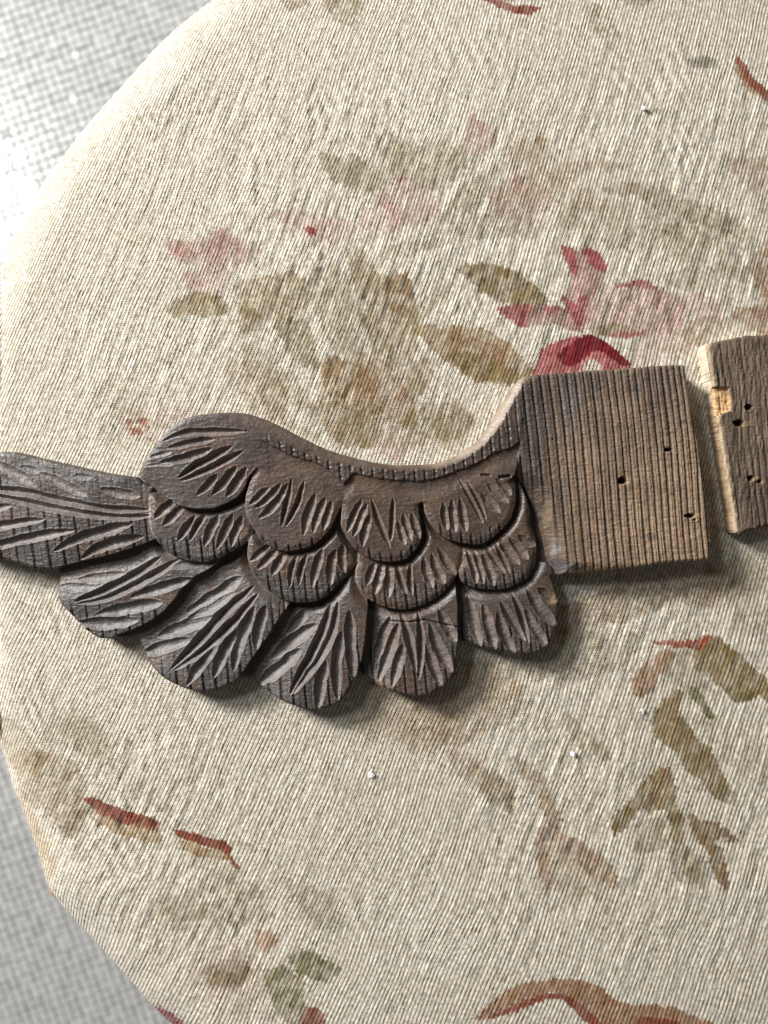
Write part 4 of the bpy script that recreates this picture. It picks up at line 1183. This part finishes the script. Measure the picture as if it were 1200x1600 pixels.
    for o, n in zip(objs, order):
        if n in lbl:
            o['label'] = lbl[n]


build_wing()


# ================================================================ SECOND WOODEN PIECE
def build_block():
    xs = np.arange(1086, 1460, 1.0)
    ys = np.arange(505, 850, 1.0)
    U, V = np.meshgrid(xs, ys)
    poly = [(1107, 539), (1113, 535), (1135, 529), (1167, 523), (1200, 521), (1280, 515), (1360, 510), (1440, 508), (1446, 516),
            (1449, 660), (1452, 790), (1400, 797), (1300, 809), (1240, 816), (1200, 823), (1165, 832), (1155, 834), (1151, 828),
            (1146, 792), (1133, 708), (1123, 646), (1117, 604), (1110, 565)]
    wob = 0.9 * vnoise(U / 7, V / 7, 300) + 0.6 * vnoise(U / 2.8, V / 2.8, 301)
    out = sdf(U, V, spline(poly, 2), 90) + wob
    Z = 32 + 1.0 * vnoise(U / 70, V / 60, 302)
    w = 5 * vnoise(U / 160, V / 150, 303) + 1.4 * vnoise(U / 30, V / 40, 304)
    xp = U - 0.13 * (V - 680) + w
    ph = xp / 10.5
    f = np.abs(ph - np.floor(ph + .5)) * 10.5
    line = np.exp(-(f / 1.6) ** 2)
    Z = Z - 1.2 * line * np.clip(.6 + vnoise(xp / 11, V / 60, 307), 0, 1) + 0.75 * vnoise(U / 2.5, V / 11, 305) + 0.35 * vnoise(U / 2.2, V / 2.2, 306)
    Z = Z - 3.0 * (1 - sstep(0, 5, out)) ** 2
    base = np.array([.120, .086, .060])
    C = np.ones(U.shape + (3,)) * base
    n = fbm(U / 26, V / 45, 310, 3)
    k = np.clip(.5 + .9 * n, 0, 1)[..., None]
    C = C * (.72 + .55 * k)
    st = np.clip(vnoise(xp / 3.1, V / 75, 311) - .15, 0, 1)[..., None]
    C = C * (1 - .5 * st) + np.array([.36, .28, .20]) * .5 * st
    C = C * (1 - .45 * (line * np.clip(.6 + vnoise(xp / 11, V / 60, 307), 0, 1))[..., None])
    # pale bruised arris along the left edge
    dl = np.interp(V, [540, 604, 646, 708, 792, 833], [1107, 1117, 1123, 1133, 1146, 1152])
    e = sstep(9, 1, U - dl + 2.5 * vnoise(U / 5, V / 6, 312))[..., None]
    C = C * (1 - .75 * e) + np.array([.55, .42, .28]) * .75 * e
    # split-out notch of fresh wood
    nd = sdf(U, V, np.array([(1108, 604), (1126, 603), (1143, 605), (1146, 624), (1146, 641), (1130, 645), (1124, 650), (1112, 640)], float), 60)
    m = sstep(-1, 1.2, nd + .8 * vnoise(U / 4, V / 4, 313))
    Z = Z - m * (5.5 + 1.2 * np.abs(vnoise(U / 14, V / 3.2, 314)))
    fresh = np.array([.62, .40, .20])
    cf = fresh * (1 + .30 * vnoise(U / 16, V / 2.6, 315))[..., None]
    C = C * (1 - m[..., None]) + cf * m[..., None]
    Z, C = holes(U, V, Z, C, [(1173, 635, 6, 4.5, 22, 0), (1158, 660, 8, 5, 22, 1), (1176, 747, 5, 4, 14, 1),
                              (1190, 752, 4, 3, 8, 1), (1290, 640, 6, 5, 20, 0), (1340, 740, 6, 5, 20, 1)], 320)
    d, t = curve_dt(U, V, [(1110, 655), (1124, 650), (1133, 645)])
    mm = sstep(1.6, .6, d)
    Z = Z - mm * 4
    labels = np.zeros((U.shape[0] - 1, U.shape[1] - 1), int)

    def wcol(Q, c, r):
        y = Q[:, 1]
        pale = np.array([.70, .60, .45])
        k = sstep(140, 215, y + 12 * vnoise(y / 9, Q[:, 2] / 9, 331))[:, None]
        return (np.array([.40, .28, .17]) * (1 - k) + np.array([.78, .68, .53]) * k) * (1 + .10 * vnoise(y / 30, Q[:, 2] / 12, 330))[:, None]
    root = empty('wooden_board_end', (0, 0, SEAT - 0.6 * S))
    tag(root, 'weathered pale brown board end with a fresh orange notch, cut off by the right edge', 'board')
    wall = [(0, lambda z: z), (0.6, lambda z: z * 0.66), (0.8, lambda z: z * 0.33), (0.2, lambda z: z * 0 - 1.5)]
    relief_parts(U, V, out, Z, C, labels, ['weathered_board'], M_BLOCK, wall, root, ztop=38.0, wallcol=wcol)


build_block()


# ================================================================ LINT ON THE CLOTH
def lint(cx, cy, r, seed, label):
    rs = np.random.RandomState(seed)
    vv = []
    qq = []
    # a matted lump: several short looped fibres
    for k in range(5):
        n = 7
        a0 = rs.rand() * 6.28
        p = np.zeros((n, 3))
        c = rs.randn(2) * r * .25
        for i in range(n):
            a = a0 + i * (0.5 + rs.rand() * .3)
            p[i] = (c[0] + math.cos(a) * r * (.35 + .4 * rs.rand()), c[1] + math.sin(a) * r * .7 * (.35 + .4 * rs.rand()),
                    1.2 + 2.4 * math.sin(math.pi * i / (n - 1)) + rs.rand())
        if k == 0:
            b0 = 0
            for i in range(4):
                for j in range(10):
                    an = j * math.pi / 5
                    rr = r * .62 * math.cos(i * math.pi / 6.6) * (.75 + .5 * rs.rand())
                    vv.append(np.array([rr * math.cos(an) + r * .1, rr * .75 * math.sin(an), 3.6 * math.sin(i * math.pi / 6.6) + rs.rand() * .6]))
            for i in range(3):
                for j in range(10):
                    qq.append((i * 10 + j, i * 10 + (j + 1) % 10, (i + 1) * 10 + (j + 1) % 10, (i + 1) * 10 + j))
        base = len(vv)
        for i in range(n):
            t = p[min(i + 1, n - 1)] - p[max(i - 1, 0)]
            t /= np.linalg.norm(t) + 1e-6
            s = np.cross(t, (0, 0, 1.0))
            s /= np.linalg.norm(s) + 1e-6
            b = np.cross(s, t)
            rad = 0.55 * (0.5 + math.sin(math.pi * (i + .5) / n) * .6)
            for j in range(4):
                an = j * math.pi / 2
                vv.append(p[i] + (s * math.cos(an) + b * math.sin(an)) * rad)
        for i in range(n - 1):
            for j in range(4):
                qq.append((base + i * 4 + j, base + i * 4 + (j + 1) % 4, base + (i + 1) * 4 + (j + 1) % 4, base + (i + 1) * 4 + j))
    me = fast_mesh('lint_tuft', np.array(vv) * S, np.array(qq), M_LINT)
    o = link_obj('lint_tuft', me)
    o.location = ((cx - 600) * S, (800 - cy) * S, SEAT + 0.3 * S)
    tag(o, label, 'lint', 'white lint tufts on the cloth')


lint(580, 1210, 7, 1, 'white lint tuft on plain ivory cloth below the middle of the wing')
lint(894, 1177, 6.5, 2, 'white lint tuft beside the small green leaf sprig below the wing tab')
lint(1006, 170, 6, 3, 'white lint tuft on plain ivory cloth above the pale leaves, near the dark smudge')
lint(1003, 1110, 5, 4, 'small white lint tuft between the green leaves at lower right')


# ================================================================ MOSAIC FLOOR
def build_floor():
    pitch = 0.0094
    size = 0.0085
    th = math.radians(20)
    me = bpy.data.meshes.new('floor')
    R = 3.0
    me.from_pydata([(-R, -R, 0), (R, -R, 0), (R, R, 0), (-R, R, 0)], [], [(0, 1, 2, 3)])
    me.materials.append(M_GROUT)
    fl = link_obj('floor', me)
    tag(fl, 'pale mosaic tile floor far below the stool', kind='structure')
    # one tile: bevelled slab
    h = 0.0016
    b = 0.0006
    s2 = size / 2

    def ring(s, z):
        return [(-s, -s, z), (s, -s, z), (s, s, z), (-s, s, z)]
    tv = ring(s2, 0.0) + ring(s2, h - b * .6) + ring(s2 - b, h)
    tf = [(8, 9, 10, 11)]
    for r in range(2):
        for i in range(4):
            tf.append((r * 4 + i, r * 4 + (i + 1) % 4, (r + 1) * 4 + (i + 1) % 4, (r + 1) * 4 + i))
    tme = bpy.data.meshes.new('tile')
    tme.from_pydata(tv, [], tf)
    tme.materials.append(M_TILE)
    k = (SEAT + CAM_H) / CAM_H
    so = seat_outline
    sil = np.stack([(so[:, 0] - 600), (800 - so[:, 1])], -1) * S * k
    n = 95
    ii, jj = np.meshgrid(np.arange(-n, n), np.arange(-n, n))
    r = np.random.RandomState(12)
    X = (ii * math.cos(th) - jj * math.sin(th)).ravel() * pitch
    Y = (ii * math.sin(th) + jj * math.cos(th)).ravel() * pitch
    d = sdf(X, Y, sil, 0.6)
    hx = 600 * S * k
    hy = 800 * S * k
    inframe = (np.abs(X) < hx + .012) & (np.abs(Y) < hy + .012) & (d < 0.012)
    near = (np.abs(X) < hx + .11) & (np.abs(Y) < hy + .11) & (d < 0.10) & ~inframe
    # the 300 farthest from the silhouette (fully in view) are single tiles
    score = np.where(inframe, d, 9)
    o = np.argsort(score)
    single = [q for q in o[:300] if score[q] < 9]
    rest = [q for q in range(len(X)) if (inframe[q] or near[q])]
    ss = set(single)
    rest = [q for q in rest if q not in ss]
    tilt = r.randn(len(X), 2) * np.where(r.rand(len(X), 1) < 0.06, 0.05, 0.009)
    jit = r.randn(len(X), 2) * 0.00025
    rz = r.randn(len(X)) * 0.02
    zz = r.rand(len(X)) * 0.0003
    for q in single:
        t = link_obj('tile', tme, fl)
        t.location = (X[q] + jit[q, 0], Y[q] + jit[q, 1], zz[q])
        t.rotation_euler = (tilt[q, 0], tilt[q, 1], th + rz[q])
    V = []
    F = []
    tv = np.array(tv)
    for q in rest:
        a = th + rz[q]
        x = tv[:, 0] * math.cos(a) - tv[:, 1] * math.sin(a)
        y = tv[:, 0] * math.sin(a) + tv[:, 1] * math.cos(a)
        z = tv[:, 2] + zz[q] + x * tilt[q, 1] * -1 + y * tilt[q, 0]
        base = len(V) * 12
        V.append(np.stack([x + X[q] + jit[q, 0], y + Y[q] + jit[q, 1], z], -1))
        F += [tuple(v + base for v in f) for f in tf]
    m2 = bpy.data.meshes.new('tiles')
    m2.from_pydata(np.concatenate(V).tolist(), [], F)
    m2.materials.append(M_TILE)
    t = link_obj('tiles', m2, fl)
    t['kind'] = 'stuff'


build_floor()
